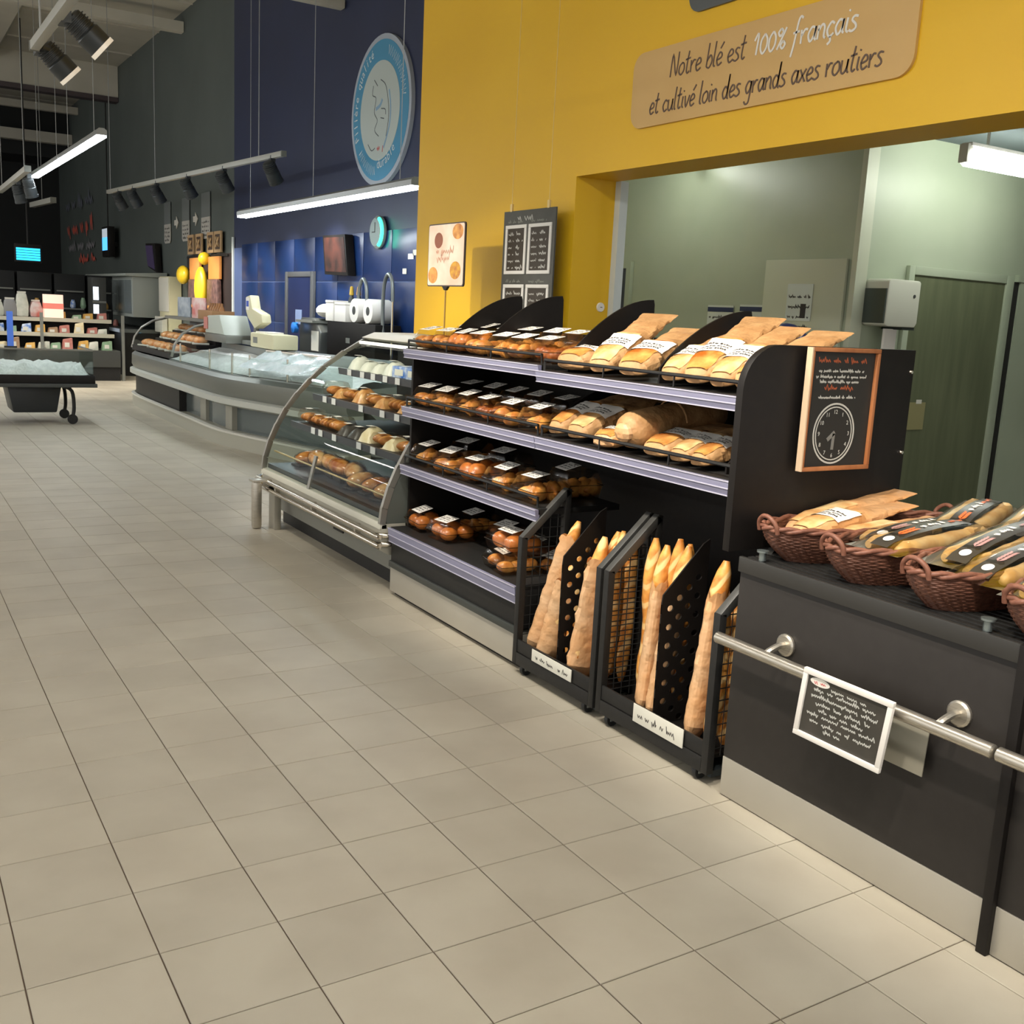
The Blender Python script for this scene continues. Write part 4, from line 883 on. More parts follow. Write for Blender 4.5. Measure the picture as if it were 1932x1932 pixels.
# ================================================================== REFRIGERATED CABINET
PROF = [(2.152, .40), (2.163, .49), (2.2, .61), (2.25, .72), (2.315, .835), (2.40, .945), (2.5, 1.05), (2.6, 1.14), (2.76, 1.255), (2.92, 1.345), (3.0, 1.375)]
Y0F, Y1F = 2.8, 4.87
BEI = mat('cabinet_beige', (164, 160, 146), .45); BEIL = mat('cabinet_light_trim', (196, 194, 180), .4); ALG = mat('frame_aluminium', (150, 148, 140), .35, .6)
t = thing('cold_cabinet', 'curved-glass refrigerated cabinet with stainless bumper', 'refrigerated cabinet')
part(t, 'lower_body', B().box(2.27, 3.3, Y0F+.02, Y1F, .1, .3), mat('cabinet_grey', (124, 124, 116), .45), .004)
part(t, 'front_fascia', B().prism([(2.2, .22), (2.15, .25), (2.15, .395), (2.19, .4), (2.3, .4), (2.3, .22)], 'y', Y0F, Y1F), BEI, .004)
part(t, 'light_trim', B().prism([(2.14, .37), (2.145, .405), (2.185, .412), (2.185, .37)], 'y', Y0F, Y1F), BEIL, .003)
part(t, 'kick_board', B().box(2.31, 3.2, Y0F+.02, Y1F, 0, .1), BLK2)
part(t, 'vent', B().box(2.262, 2.271, 3.62, 3.78, .17, .23), BLK)
part(t, 'deck', B().box(2.19, 3.2, Y0F+.01, Y1F-.01, .4, .44), mat('deck_dark', (48, 54, 60), .3))
part(t, 'back_wall', B().box(3.2, 3.3, Y0F, Y1F, .3, 1.4), BLK)
part(t, 'top', B().prism([(2.9, 1.36), (3.0, 1.40), (3.3, 1.405), (3.3, 1.35), (2.95, 1.34)], 'y', Y0F, Y1F), BEI, .003)
part(t, 'glass', B().grid(lambda u, y: (PROF[int(u)][0], y, PROF[int(u)][1]), range(len(PROF)), [Y0F+.02, Y1F-.02]), GLASS, smooth=60)
for y in (Y0F+.012, Y1F-.012):
    fb = B(); n = len(PROF)
    for i in range(n-1):
        (xa, za), (xb, zb) = PROF[i], PROF[i+1]; fb.prism([(xa-.012, za), (xb-.012, zb+.006), (xb+.022, zb-.012), (xa+.022, za-.006)], 'y', y-.014, y+.014)
    part(t, 'arch_frame', fb, ALG)
part(t, 'end_panel', B().prism([(x+.01, z) for x, z in PROF]+[(3.2, 1.37), (3.2, .4)], 'y', Y0F, Y0F+.012), mat('end_panel_grey', (86, 90, 84), .4))
part(t, 'left_end_glass', B().prism([(x+.01, z) for x, z in PROF]+[(3.2, 1.37), (3.2, .4)], 'y', Y1F-.008, Y1F-.002), GLASS)
part(t, 'mullion', B().prism([(2.155, .41), (2.145, .41), (2.195, .62), (2.208, .62)], 'y', 3.92, 3.96), ALG)
part(t, 'sneeze_rail', B().tube([(2.235, Y0F+.02, .53), (2.235, Y1F-.02, .53)], .007, 6), mat('brass_rail', (196, 172, 120), .3, .6))
TAGM = mat('tag_white', (200, 200, 200), .5)
for k, (x, z) in enumerate(((2.36, .745), (2.525, .94), (2.72, 1.13))):
    s = part(t, 'cold_shelf', B().box(x, 3.2, Y0F+.03, Y1F-.03, z-.012, z), BLK2)
    part(s, 'shelf_strip', B().prism([(x-.006, z-.04), (x-.014, z+.006), (x, z+.006), (x, z-.04)], 'y', Y0F+.03, Y1F-.03), mat('strip_slate', (70, 72, 80), .35))
    rr = random.Random(k); tg = B()
    for i in range(9):
        if rr.random() < .75: y = 3.0+i*.2+rr.uniform(-.05, .05); tg.box(x-.017, x-.0135, y-.035, y+.035, z-.036, z+.006)
    part(s, 'price_tag', tg, TAGM)
part(t, 'interior_lamp', B().box(2.86, 2.9, Y0F+.05, Y1F-.05, 1.315, 1.335), mat('cool_case_light', (240, 240, 230), .5, emit=.3))
# bumper
t = thing('bumper_rail', 'double stainless bumper rail with floor post before the cold cabinet', 'bumper rail')
for z in (.335, .285): part(t, 'tube', B().tube(smooth_pts([(2.26, 2.79, z), (2.19, 2.79, z), (2.13, 2.83, z), (2.12, 2.92, z), (2.12, 4.7, z), (2.12, 4.86, z), (2.17, 4.93, z), (2.26, 4.94, z)], 5), .016, 10), CHROME)
for y in (3.1, 3.8, 4.5): part(t, 'strut', B().box(2.118, 2.16, y-.012, y+.012, .27, .35), STEEL)
part(t, 'post', B().box(2.02, 2.085, 4.66, 4.73, 0, .34), STEEL, .022); part(t, 'post_cap', B().box(2.015, 2.15, 4.655, 4.76, .335, .352), STEEL, .006)
part(t, 'back_plate', B().box(2.15, 2.2, 4.6, 4.72, 0, .33), mat('plate_grey', (176, 172, 160), .4, .5), .004)
# goods in cold cabinet
def cold_box(label, x, y, z, m, kind, d=.13, w_=.13, h=.06, grp=None):
    t = thing('cold_pack', label, 'food pack', (x, y, z+.001), (0, 0, random.uniform(-.15, .15)), grp)
    if kind == 'clear':
        part(t, 'clear_box', shell_me(d, w_, h), None)
        for a in (-.05, 0, .05): link('pastry', roll_me('roll'), t, (0, a, .004), (0, 0, random.uniform(-.5, .5)), (1.4, .85, 1.3))
    elif kind == 'carton':
        part(t, 'carton', B().box(-d/2, d/2, -w_/2, w_/2, 0, h), m, .003); part(t, 'print', B().box(-d/2-.001, -d/2+.001, -w_*.3, w_*.3, h*.2, h*.75), OFFW)
    else:
        b_ = B().grid(lambda u, v: (d*(u-.5), w_*(v-.5), h*(math.sin(math.pi*u)*math.sin(math.pi*v))**.5), [i/6 for i in range(7)], [i/6 for i in range(7)]); part(t, 'wrap', b_, m, smooth=60)
    part(t, 'label', label_me(.04, .06), None, loc=(-d*.15, 0, h+.001))
MILK = mat('pack_blue', (40, 104, 190), .35, c2=(216, 226, 236), scale=14); CREAMP = mat('pack_cream', (214, 196, 150), .4, c2=(232, 220, 190), scale=10); BROWNP = mat('pack_brown', (178, 120, 62), .35, c2=(214, 170, 110), scale=16); WHITEP = mat('pack_white', (216, 216, 204), .4, c2=(196, 200, 186), scale=10)
lv = (('top', 2.84, 1.131, 9, [('wrap', WHITEP)]*4+[('carton', MILK)]*3+[('wrap', CREAMP)]*2), ('second', 2.65, .941, 10, [('clear', None), ('wrap', BROWNP)]*5), ('third', 2.47, .746, 10, [('clear', None)]*4+[('wrap', mat('pack_dark', (60, 56, 52), .3))]*2+[('wrap', CREAMP), ('clear', None), ('wrap', CREAMP), ('clear', None)]))
for nm, x, z, n, ks in lv:
    for i in range(n):
        kd, m = ks[i % len(ks)]; what = {'clear': 'pastry box', 'carton': 'blue and white carton', 'wrap': 'wrapped food pack'}[kd]
        cold_box('%s, %s from left on the %s shelf of the cold cabinet' % (what, ORD[i], nm), x, 4.72-i*(1.8/n), z, m, kd, h=.075+.025*(i % 3 == 0), d=.17, w_=.165, grp='packs on the %s cold shelf' % nm)
for i in range(9):
    y = 4.68-i*.2; long_ = 1 <= i <= 4
    t = thing('sandwich', '%s from the left on the bottom deck of the cold cabinet' % (('long wrapped sandwich, ' if long_ else 'small wrapped sandwich, ')+ORD[i]), 'sandwich', (2.45-.02*(i % 2), y, .442), (0, 0, random.uniform(-.25, .25)+(1.2 if long_ else .2)), 'wrapped sandwiches on the bottom deck')
    L_ = .42 if long_ else .26
    part(t, 'bread', B().ell((0, 0, .05+.03*long_), (L_/2, .075, .055), 14, 8), GLOSSP if i % 3 else GLOSSB, smooth=70); part(t, 'film', B().ell((0, 0, .05+.03*long_), (L_/2+.012, .083, .062), 12, 8), FILM, smooth=70)
    part(t, 'tray', B().box(-L_/2, L_/2, -.06, .06, 0, .015+.03*long_), BLK2, .004); part(t, 'label', label_me(.06, .05), None, loc=(0, 0, .1+.03*long_))
# packages standing on top of cabinet / behind shelf
t = thing('flower_bag', 'crumpled white bags behind the first tall fin', 'bags', (2.84, 2.72, 1.376))
rr = random.Random(9)
part(t, 'crumple', B().ell((0, 0, .13), (.05, .1, .12), 9, 7), mat('white_wrap', (226, 222, 206), .4, bump=1., bscale=30, c2=(200, 196, 176), scale=30), smooth=20); part(t, 'label', label_me(.05, .06), None, loc=(-.05, 0, .12), rot=(0, -1.2, 0))
# ================================================================== BLUE WALL ITEMS
t = thing('round_sign', 'large round pale blue emblem sign on the navy wall', 'sign', (4.97, 9.25, 3.81))
rs = .83; FR = lambda u, v, h: (-.02-h, -u, v)
def disc(r, h0, h1, n=56): return B().prism([(r*math.cos(2*math.pi*i/n), r*math.sin(2*math.pi*i/n)) for i in range(n)], 'x', -h1, -h0)
part(t, 'rim', disc(rs, -.03, .016), mat('sign_grey', (160, 168, 180), .5), smooth=30); part(t, 'ring', disc(rs*.93, .016, .019), mat('sign_blue', (64, 136, 172), .5), smooth=30); ct = part(t, 'centre', disc(rs*.66, .019, .022), mat('sign_white', (176, 186, 182), .5), smooth=30)
F2 = lambda u, v, h: (-.0222-h, -u, v)
def arc_text(txt, a0, size, flip=False, step=None):
    b = B(); a = a0
    for ch in txt:
        if ch != ' ':
            d = bfont(ch, size, .0004); th = R(a); r0 = rs*.765; rot = (R(a)-math.pi/2) if not flip else (R(a)+math.pi/2)
            for v in d.v: pass
            cs, sn = math.cos(rot), math.sin(rot); off = r0*1.0
            b.add([F2(off*math.cos(th)+v[0]*cs-(v[1])*sn, off*math.sin(th)+v[0]*sn+v[1]*cs, v[2]) for v in d.v], d.f)
        a += (step or 7.2)*(1 if flip else -1)
    return b
WLT = mat('sign_letter', (206, 214, 216), .5)
part(t, 'lettering', arc_text('Fili\u00e8re qualit\u00e9', 202, .15, step=6.6), WLT, smooth=0)
def arc_scrib(a0, a1, seed):
    b = B(); rr = random.Random(seed); pts = []; a = a0; up = True
    while a < a1:
        r_ = rs*(.86 if up else .74)+rr.uniform(-.01, .01); pts.append((r_*math.cos(R(a)), r_*math.sin(R(a)))); up = not up; a += rr.uniform(1.5, 2.6)
    return b.ribbon(pts, .014, .0006, F2)
part(t, 'blurred_lettering', arc_scrib(8, 72, 3), WLT, smooth=0); part(t, 'blurred_lettering', arc_scrib(218, 262, 4), WLT, smooth=0)
part(t, 'lettering', arc_text('durable', 270, .15, True, 7.0), WLT, smooth=0)
sk = B(); rr = random.Random(1); FS = lambda u, v, h: (-.0226-h, -u, v)
for st in ([(-.18, .3), (-.2, .2), (-.1, .15), (-.14, .0), (-.05, -.1), (-.12, -.2), (0, -.28)], [(.02, .34), (.16, .26), (.24, .08), (.26, -.1), (.2, -.3)], [(.05, .02), (.16, 0), (.18, -.06)], [(.04, -.08), (.14, -.1)], [(-.3, -.34), (-.2, -.42), (-.1, -.4)], [(-.16, .36), (-.06, .28)]): sk.ribbon(smooth_pts(st, 5), .011, .0006, FS)
part(ct, 'line_drawing', sk, mat('drawing_ink', (60, 66, 72), .6), smooth=0)
part(ct, 'blue_stroke', B().ribbon(smooth_pts([(.26, .2), (.31, 0), (.28, -.2), (.14, -.42)], 5), .03, .0006, FS).ribbon(smooth_pts([(-.1, .03), (.02, .06), (.08, .12)], 5), .04, .0005, FS), mat('pale_blue', (124, 158, 186), .5), smooth=0)
rd = B(); scribble(rd, 0, 0, .17, .075, .018, lambda u, v, h: (-.0226-h, .04-u, -.44+v), .0006, .05, random.Random(2)); part(ct, 'red_mark', rd, mat('sign_red', (186, 96, 92), .5), smooth=0)
# tv screen
t = thing('wall_screen', 'hanging screen showing a dark reddish fish picture on the blue wall', 'screen', (4.9, 0, 0))
part(t, 'casing', B().prism([(9.86, 1.95), (10.62, 1.97), (10.72, 2.46), (9.98, 2.45)], 'x', -.05, .06), BLK, .004)
part(t, 'picture', B().prism([(9.9, 1.99), (10.58, 2.01), (10.67, 2.43), (10.01, 2.42)], 'x', -.054, -.05), mat('screen_image', (30, 16, 12), .4, c2=(78, 40, 30), scale=5, emit=.12))
part(t, 'mount', B().box(.06, .1, 10.2, 10.4, 2.15, 2.3), BLK2)
t = thing('wall_clock', 'round wall clock with a green glowing edge', 'clock', (4.97, 9.2, 2.45))
part(t, 'case', B().lathe([(.02, -.06), (.16, -.06), (.19, -.03), (.19, 0)], 26, ax='x'), mat('clock_case', (140, 150, 146), .4)); part(t, 'face', B().lathe([(.001, -.064), (.155, -.063), (.157, -.058)], 26, ax='x'), mat('clock_face', (120, 134, 130), .5))
part(t, 'green_glow', B().tube([(-.05, -.17*math.cos(a), .17*math.sin(a)) for a in [R(-62+124*i/14)+0 for i in range(15)]], .02, 7).join(B(), (0, 0, 0)), mat('green_neon', (40, 230, 170), .5, emit=4))
part(t, 'hand', B().box(-.067, -.065, -.006, .006, 0, .11).box(-.067, -.065, -.01, .08, -.005, .005), INK)
def faucet(label, y, z0):
    t = thing('spray_tap', label, 'tap', (4.72, y, 0))
    part(t, 'column', B().tube([(0, 0, .95), (0, 0, z0+.55)], .014, 8), CHROME)
    part(t, 'spring_hose', B().tube(smooth_pts([(0, 0, z0+.5), (-.0, .03, z0+.72), (-.0, .13, z0+.8), (-.0, .23, z0+.7), (-.0, .26, z0+.45), (0, .24, z0+.1)], 5), .022, 8), mat('hose_grey', (120, 124, 122), .35, .5))
    part(t, 'spray_head', B().lathe([(.016, z0), (.026, z0+.02), (.026, z0+.1), (.014, z0+.14)], 10, (0, .24, 0)), BLK2)
faucet('spring spray tap left of the pair on the blue tiles', 8.95, 1.1); faucet('spring spray tap nearest the yellow wall', 8.25, 1.15)
t = thing('paper_sheets', 'pale sheets pinned on blue tiles beside the yellow wall', 'notice', (4.972, 0, 0))
for z0, z1 in ((1.62, 1.86), (1.3, 1.58)): part(t, 'sheet', B().box(-.004, 0, 7.72, 7.98, z0, z1), mat('pale_sheet', (176, 196, 214), .6))
for k, (y, z, w_) in enumerate(((7.9, 2.19, .16), (8.15, 2.2, .3), (8.35, 2.16, .14), (8.5, 2.0, .1), (7.75, 2.15, .12), (7.85, 1.96, .14), (8.0, 2.36, .12))):
    s_ = tag(link('sticker', B().box(4.969, 4.973, y-w_/2, y+w_/2, z-.03, z+.03).mesh('sticker', (WHITE, OFFW)[k % 2])), 'small white sticker on the blue tiles above the taps, %s of seven' % ORD[k], 'sticker', 'stickers on the blue tiles')
# worktop below blue wall
SSG = mat('steel_worktop', (120, 124, 122), .3, .7)
t = thing('steel_worktop', 'steel worktop along the blue tiled wall', 'worktop'); part(t, 'top', B().box(4.62, 4.96, 7.6, 11.1, .9, .95), SSG, .004); part(t, 'cupboard', B().box(4.65, 4.96, 7.6, 11.1, .1, .9), mat('cupboard_grey', (96, 100, 100), .4)); part(t, 'plinth', B().box(4.7, 4.96, 7.6, 11.1, 0, .1), BLK)
for i in range(4): part(t, 'cupboard_door', B().box(4.635, 4.65, 7.65+i*.86, 8.47+i*.86, .13, .87), SSG, .004)
t = thing('black_oven', 'black boxy appliance under the white rolls on the steel worktop', 'appliance', (4.78, 9.2, .951))
part(t, 'body', B().box(-.16, .16, -.72, .72, 0, .44), BLK, .01); part(t, 'handle', B().tube([(-.16, -.6, .2), (-.2, -.6, .2), (-.2, -.3, .16), (-.16, -.3, .16)], .012, 6), CHROME); part(t, 'badge', B().box(-.163, -.16, .0, .12, .2, .26), GREYP)
for k, y in enumerate((8.72, 9.12)):
    t = thing('paper_roll', 'big white paper roll with dark core, %s on the black appliance' % ('right one' if k == 0 else 'left one'), 'paper roll', (4.76, y, 1.535), group='paper rolls on the appliance')
    part(t, 'paper', B().lathe([(.05, -.13), (.135, -.13), (.14, -.12), (.14, .12), (.135, .13), (.05, .13)], 22, ax='x'), WHITE); part(t, 'core', B().lathe([(.001, -.131), (.05, -.131), (.05, .131), (.001, .131)], 14, ax='x'), DGREY)
for k, (y, w_, h_) in enumerate(((9.5, .34, .2), (9.84, .24, .22))):
    t = thing('foam_box', 'white foam box on the black appliance, %s of the two' % ('right', 'left')[k], 'box', (4.76, y, 1.393), group='foam boxes on the appliance'); part(t, 'body', B().box(-.15, .15, -w_/2, w_/2, 0, h_), WHITE, .012); part(t, 'lid', B().box(-.155, .155, -w_/2-.004, w_/2+.004, h_, h_+.03), WHITE, .008)
t = thing('plastic_bag', 'white plastic bag lying at the left end of the worktop shelf', 'bag', (4.76, 10.27, 1.42)); part(t, 'bag', B().ell((0, 0, .09), (.14, .2, .09), 10, 7), WHITE, smooth=30); part(t, 'knot', B().ell((0, .22, .12), (.03, .05, .03), 8, 5), WHITE)
for k, (y, c) in enumerate(((9.72, (206, 170, 60)), (9.5, (222, 160, 50)))):
    t = thing('spray_bottle', 'bottle with yellow cap behind the foam boxes, %s' % ('left one', 'right one')[k], 'bottle', (4.85, y, 1.393)); part(t, 'bottle', B().lathe([(.04, 0), (.045, .02), (.045, .25), (.02, .32)], 12), DGREY); part(t, 'cap', B().lathe([(.022, .32), (.03, .33), (.02, .42), (.005, .43)], 10), mat('cap%d' % k, c, .4))
t = thing('steel_machine', 'steel slicing machine at the left of the steel worktop', 'machine', (4.77, 10.55, .951)); part(t, 'body', B().prism([(-.4, 0), (-.4, .3), (-.2, .46), (.3, .46), (.36, .3), (.36, 0)], 'x', -.15, .15), SSG, .02); part(t, 'tray', B().box(-.22, .16, -.3, .3, .4, .43), GREYP); part(t, 'white_panel', B().box(-.155, -.15, -.35, -.1, .05, .3), OFFW); part(t, 'blue_knob', B().lathe([(.001, -.26), (.07, -.24), (.07, -.18)], 14, (0, .36, .32), 'x'), mat('knob_blue', (40, 120, 210), .4))
# ================================================================== FISH COUNTER
PATH = smooth_pts([(4.2, 14.75), (3.6, 14.55), (3.2, 14.1), (3.05, 13.45), (3.03, 12.0), (3.03, 10.5), (3.03, 9.3), (3.1, 8.75), (3.26, 8.1), (3.45, 7.4), (3.6, 6.8)], 3)
def ext(profile, name, parent, m, i0=0, i1=None, closed=True, smooth=35):
    P = PATH[i0:i1]; k = len(P); n = len(profile); b = B()
    for i, p in enumerate(P):
        a = Vector(P[max(i-1, 0)]); c = Vector(P[min(i+1, k-1)]); d = (c-a).normalized(); nx, ny = -d.y, d.x
        for (dx, z) in profile: b.v.append((p[0]+nx*dx, p[1]+ny*dx, z))
    for i in range(k-1):
        for j in range(n if closed else n-1): b.f.append((i*n+j, i*n+(j+1) % n, (i+1)*n+(j+1) % n, (i+1)*n+j))
    if closed: b.f += [tuple(range(n)), tuple(range((k-1)*n, k*n))]
    return part(parent, name, b, m, 0, smooth)
fc = thing('fish_counter', 'long curved ice-filled fish counter with low glass front', 'fish counter')
STN = mat('counter_steel', (128, 130, 124), .4, .55); DARKG = mat('smoked_panel', (98, 106, 106), .15, .2)
ext([(0, 0), (0, .155), (.02, .17), (.3, .17), (.3, 0)], 'base', fc, mat('counter_base', (168, 166, 152), .4))
ext([(-.012, .15), (-.012, .172), (.03, .178), (.03, .15)], 'base_trim', fc, mat('trim_bright', (206, 204, 194), .35))
ext([(.14, .17), (.14, .46), (.3, .46), (.3, .17)], 'lower_panel', fc, DARKG)
ext([(.05, .44), (-.03, .47), (-.03, .53), (.02, .55), (.2, .55), (.2, .44)], 'bumper', fc, mat('bumper_white', (186, 188, 180), .4))
ext([(.02, .55), (-.005, .6), (.0, .74), (.05, .78), (.2, .78), (.2, .55)], 'fascia', fc, STN)
ext([(.05, .74), (.05, .79), (.72, .83), (.74, 1.035), (.98, 1.045), (.98, .1), (.9, .1)], 'ice_well', fc, mat('well_steel', (160, 166, 164), .35, .4), 13)
ext([(.05, .1), (.05, .78), (.98, .78), (.98, .1)], 'case_body', fc, BLK2, 0, 15)
ext([(.05, .78), (.05, .99), (.062, .99), (.062, .78)], 'front_glass', fc, GLASS, 13)
for i in (14, 17, 20, 22, 25):
    p = PATH[i]; part(fc, 'glass_post', B().tube([(p[0]+.07, p[1], .78), (p[0]+.07, p[1], 1.02)], .012, 6), CHROME)
for i in (10, 16, 19): p = PATH[i]; part(fc, 'panel_pillar', B().box(p[0]+.1, p[0]+.16, p[1]-.12, p[1]+.12, .17, .45), mat('pillar_beige', (150, 148, 136), .4))
ib = B(); rr = random.Random(3)
for i, p in enumerate(PATH[13:], 13):
    a = Vector(PATH[max(i-1, 0)]); c = Vector(PATH[min(i+1, len(PATH)-1)]); d = (c-a).normalized(); nx, ny = -d.y, d.x
    for j in range(9): dx = .08+.078*j; ib.v.append((p[0]+nx*dx+rr.uniform(-.02, .02), p[1]+ny*dx+rr.uniform(-.05, .05), .80+.015*j+rr.uniform(0, .05)*(0 < j)))
kk = len(PATH)-13
for i in range(kk-1):
    for j in range(8): ib.f.append((i*9+j, i*9+j+1, (i+1)*9+j+1, (i+1)*9+j))
ICE = mat('crushed_ice', (216, 220, 218), .4, c2=(236, 238, 236), scale=20, bump=1., bscale=40)
io = part(fc, 'ice', ib, ICE, smooth=60); io['kind'] = 'stuff'
# curved serving case at the left end of the fish counter
sc_ = thing('serving_case', 'curved-glass serving case with pastry-coloured fish trays at the counter end', 'serving case')
cp = [(3.12, .82), (3.16, .98), (3.26, 1.12), (3.42, 1.22), (3.65, 1.28)]
part(sc_, 'glass', B().grid(lambda u, y: (cp[int(u)][0], y, cp[int(u)][1]), range(5), [11.52, 13.9]), GLASS, smooth=60); part(sc_, 'top', B().box(3.6, 4.0, 11.52, 13.9, 1.27, 1.31), STN); part(sc_, 'floor', B().box(3.12, 4.0, 11.52, 13.9, .79, .86), BLK2); part(sc_, 'back', B().box(3.97, 4.0, 11.52, 13.9, .86, 1.27), BLK2)
for y in (11.52, 13.9): part(sc_, 'arch_frame', B().tube([(x, y, z) for x, z in cp], .018, 6), ALG)
part(sc_, 'step', B().box(3.45, 3.97, 11.56, 13.86, .86, .98), BLK); part(sc_, 'step', B().box(3.7, 3.97, 11.56, 13.86, .98, 1.1), BLK)
for r_, (x, z) in enumerate(((3.3, .862), (3.57, .982), (3.83, 1.102))):
    for i in range(6):
        t = thing('fish_tray', 'orange fillet portion, %s from the right in the %s row of the serving case' % (ORD[i], ('front', 'middle', 'back')[r_]), 'fish portion', (x, 11.8+i*.36, z), (0, 0, random.uniform(-.3, .3)), 'fillets in the serving case')
        part(t, 'fillet', B().ell((0, 0, .05), (.1, .14, .055), 10, 6), mat('fillet_orange', (220, 134, 66), .3, c2=(236, 190, 140), scale=14), smooth=60); part(t, 'tray', B().box(-.11, .11, -.14, .14, 0, .02), OFFW, .003)
def on_counter(x, y): return (x, y, .9)
t = thing('weighing_scale', 'pale weighing scale on the fish counter', 'scale', (3.68, 11.0, 1.155)); part(t, 'plate', B().prism([(-.45, .0), (.4, 0), (.3, .22), (-.25, .24)], 'x', -.16, .2), mat('scale_pale', (176, 182, 172), .4), .02); part(t, 'foot', B().box(-.15, .2, -.5, .45, -.1, .0), STN, .01); part(t, 'keypad', B().box(-.17, -.16, .25, .42, .05, .2), mat('keypad_red', (190, 120, 110), .5))
t = thing('scale_display', 'cream scale display head on a pole with a blue label', 'scale display', (3.85, 10.3, 1.075)); part(t, 'pole', B().tube([(0, 0, 0), (0, 0, .33)], .035, 10), GREYP); part(t, 'head', B().prism([(-.4, .26), (-.1, .18), (.16, .3), (.24, .38), (.24, .56), (.08, .58), (-.0, .42), (-.36, .36)], 'x', -.06, .06), CREAM, .02); part(t, 'label', B().box(-.064, -.06, .09, .22, .4, .55), WHITE); part(t, 'blue_patch', B().box(-.066, -.064, .11, .2, .44, .51), mat('patch_blue', (60, 90, 190), .5)); part(t, 'base', B().box(-.12, .12, -.2, .2, -.02, .03), GREYP, .01)
t = thing('cream_box', 'cream plastic box behind the scale display', 'box', (3.84, 9.62, 1.048)); part(t, 'body', B().box(-.15, .15, -.42, .42, 0, .17), CREAM, .02); part(t, 'paper', B().box(-.1, .12, 0, .36, .17, .185), WHITE); part(t, 'print', B().box(-.153, -.15, .15, .3, .05, .12), GREYP)
t = thing('bottle_crate', 'wooden crate of bottles on the fish counter behind the scale', 'crate', (3.8, 11.88, 1.311)); part(t, 'crate', B().box(-.15, .15, -.35, .35, 0, .12), mat('crate_wood', (150, 110, 70), .6), .006)
for i in range(6): part(t, 'bottle', B().lathe([(.035, .02), (.04, .04), (.04, .14), (.015, .19), (.015, .22)], 10, (0, -.28+.11*i, 0)), mat('bottle_amber', (140, 94, 50), .3))
for k, (x, y, m) in enumerate(((3.75, 13.3, mat('card_grey', (160, 166, 172), .5, c2=(120, 130, 140), scale=8)), (3.75, 12.5, mat('card_pink', (214, 190, 184), .5, c2=(200, 110, 104), scale=6)))):
    t = thing('display_card', ('grey patterned card standing on the serving case', 'pink and white card standing on the serving case')[k], 'card', (x, y, 1.311), (0, 0, .2)); part(t, 'card', B().box(-.02, .0, -.2, .2, 0, .28), m, .004); part(t, 'easel', B().prism([(0, 0), (.12, 0), (0, .2)], 'y', -.01, .01), OFFW)
t = thing('ice_sheet', 'glossy white plastic sheet laid over the fish counter glass', 'sheet', (3.36, 7.95, .97), (0, -.5, .22))
part(t, 'sheet', B().grid(lambda u, v: (.26*u, v*.62, .012*math.sin(9*v+4*u)+.01*math.cos(13*u*v)), [-.6+.2*i for i in range(8)], [-1+.125*i for i in range(17)]), mat('sheet_white', (226, 236, 238), .15, c2=(196, 214, 216), scale=7, bump=.6, bscale=20), smooth=60); part(t, 'rod', B().tube([(.21, -.6, .0), (.21, .6, .0)], .014, 6), CHROME)
# ================================================================== GREY WALL ITEMS
for k, (y0, y1) in enumerate(((19.2, 19.7), (17.78, 18.3), (16.4, 16.95))):
    t = thing('wall_poster', '%s tall grey poster from the left in the row with arrows' % ORD[k], 'poster', (4.985, (y0+y1)/2, 0), group='grey posters with arrows')
    hw = (y1-y0)/2; part(t, 'upper_sheet', B().box(-.01, 0, -hw, hw, 3.0, 3.42), mat('poster_faint', (104, 110, 110), .5)); part(t, 'lower_sheet', B().prism([(-hw, 2.68), (-hw+.06, 2.63), (hw-.06, 2.63), (hw, 2.68), (hw, 3.0), (-hw, 3.0)], 'x', -.012, 0), mat('poster_pale', (176, 174, 168), .5))
    sb = B(); rr = random.Random(k)
    for i in range(4): scribble(sb, 0, 0, hw*1.6, .04, .014, lambda u, v, h: (-.0125-h, hw*.8-u, 2.9-.075*i+v), .0005, .03, rr)
    part(t, 'print', sb, mat('print_grey', (90, 90, 88), .6))
for k, y in enumerate((18.75, 17.37)):
    t = tag(link('arrow_sign', B().prism([(y+.14, 2.95), (y+.0, 2.95), (y+.0, 2.88), (y-.16, 3.0), (y+.0, 3.12), (y+.0, 3.05), (y+.14, 3.05)], 'x', 4.975, 4.99).mesh('arrow_sign', mat('arrow_pale', (196, 194, 186), .5))), 'pale arrow between the %s grey posters' % ('first and second', 'second and third')[k], 'arrow sign')
BRB = mat('brown_board', (44, 34, 32), .5)
hb = thing('hook_board', 'dark brown display board with hanging cheeses on the charcoal wall', 'display board', (4.96, 0, 0)); part(hb, 'board', B().box(0, .03, 15.1, 17.9, 1.2, 2.35), BRB, .01); part(hb, 'rail', B().box(-.03, 0, 15.2, 17.8, 2.3, 2.33), BLK2)
for k, y in enumerate((17.5, 16.95, 16.2, 15.75)):
    t = thing('wooden_crate_sign', 'small wooden lattice sign, %s of four above the brown board' % ORD[k], 'sign', (4.95, y, 2.37), (0, 0, 0), 'lattice signs'); f = B().box(-.03, 0, -.2, .2, 0, .05).box(-.03, 0, -.2, .2, .3, .35).box(-.03, 0, -.2, -.15, .05, .3).box(-.03, 0, .15, .2, .05, .3); part(t, 'frame', f, mat('lattice_wood', (176, 146, 108), .6)); part(t, 'board', B().box(-.02, -.005, -.15, .15, .05, .3), mat('lattice_dark', (70, 54, 44), .6)); part(t, 'motif', B().tube([(-.03, -.08, .1), (-.03, .08, .25)], .02, 5).tube([(-.03, .08, .1), (-.03, -.08, .25)], .02, 5), mat('lattice_wood', (176, 146, 108), .6))
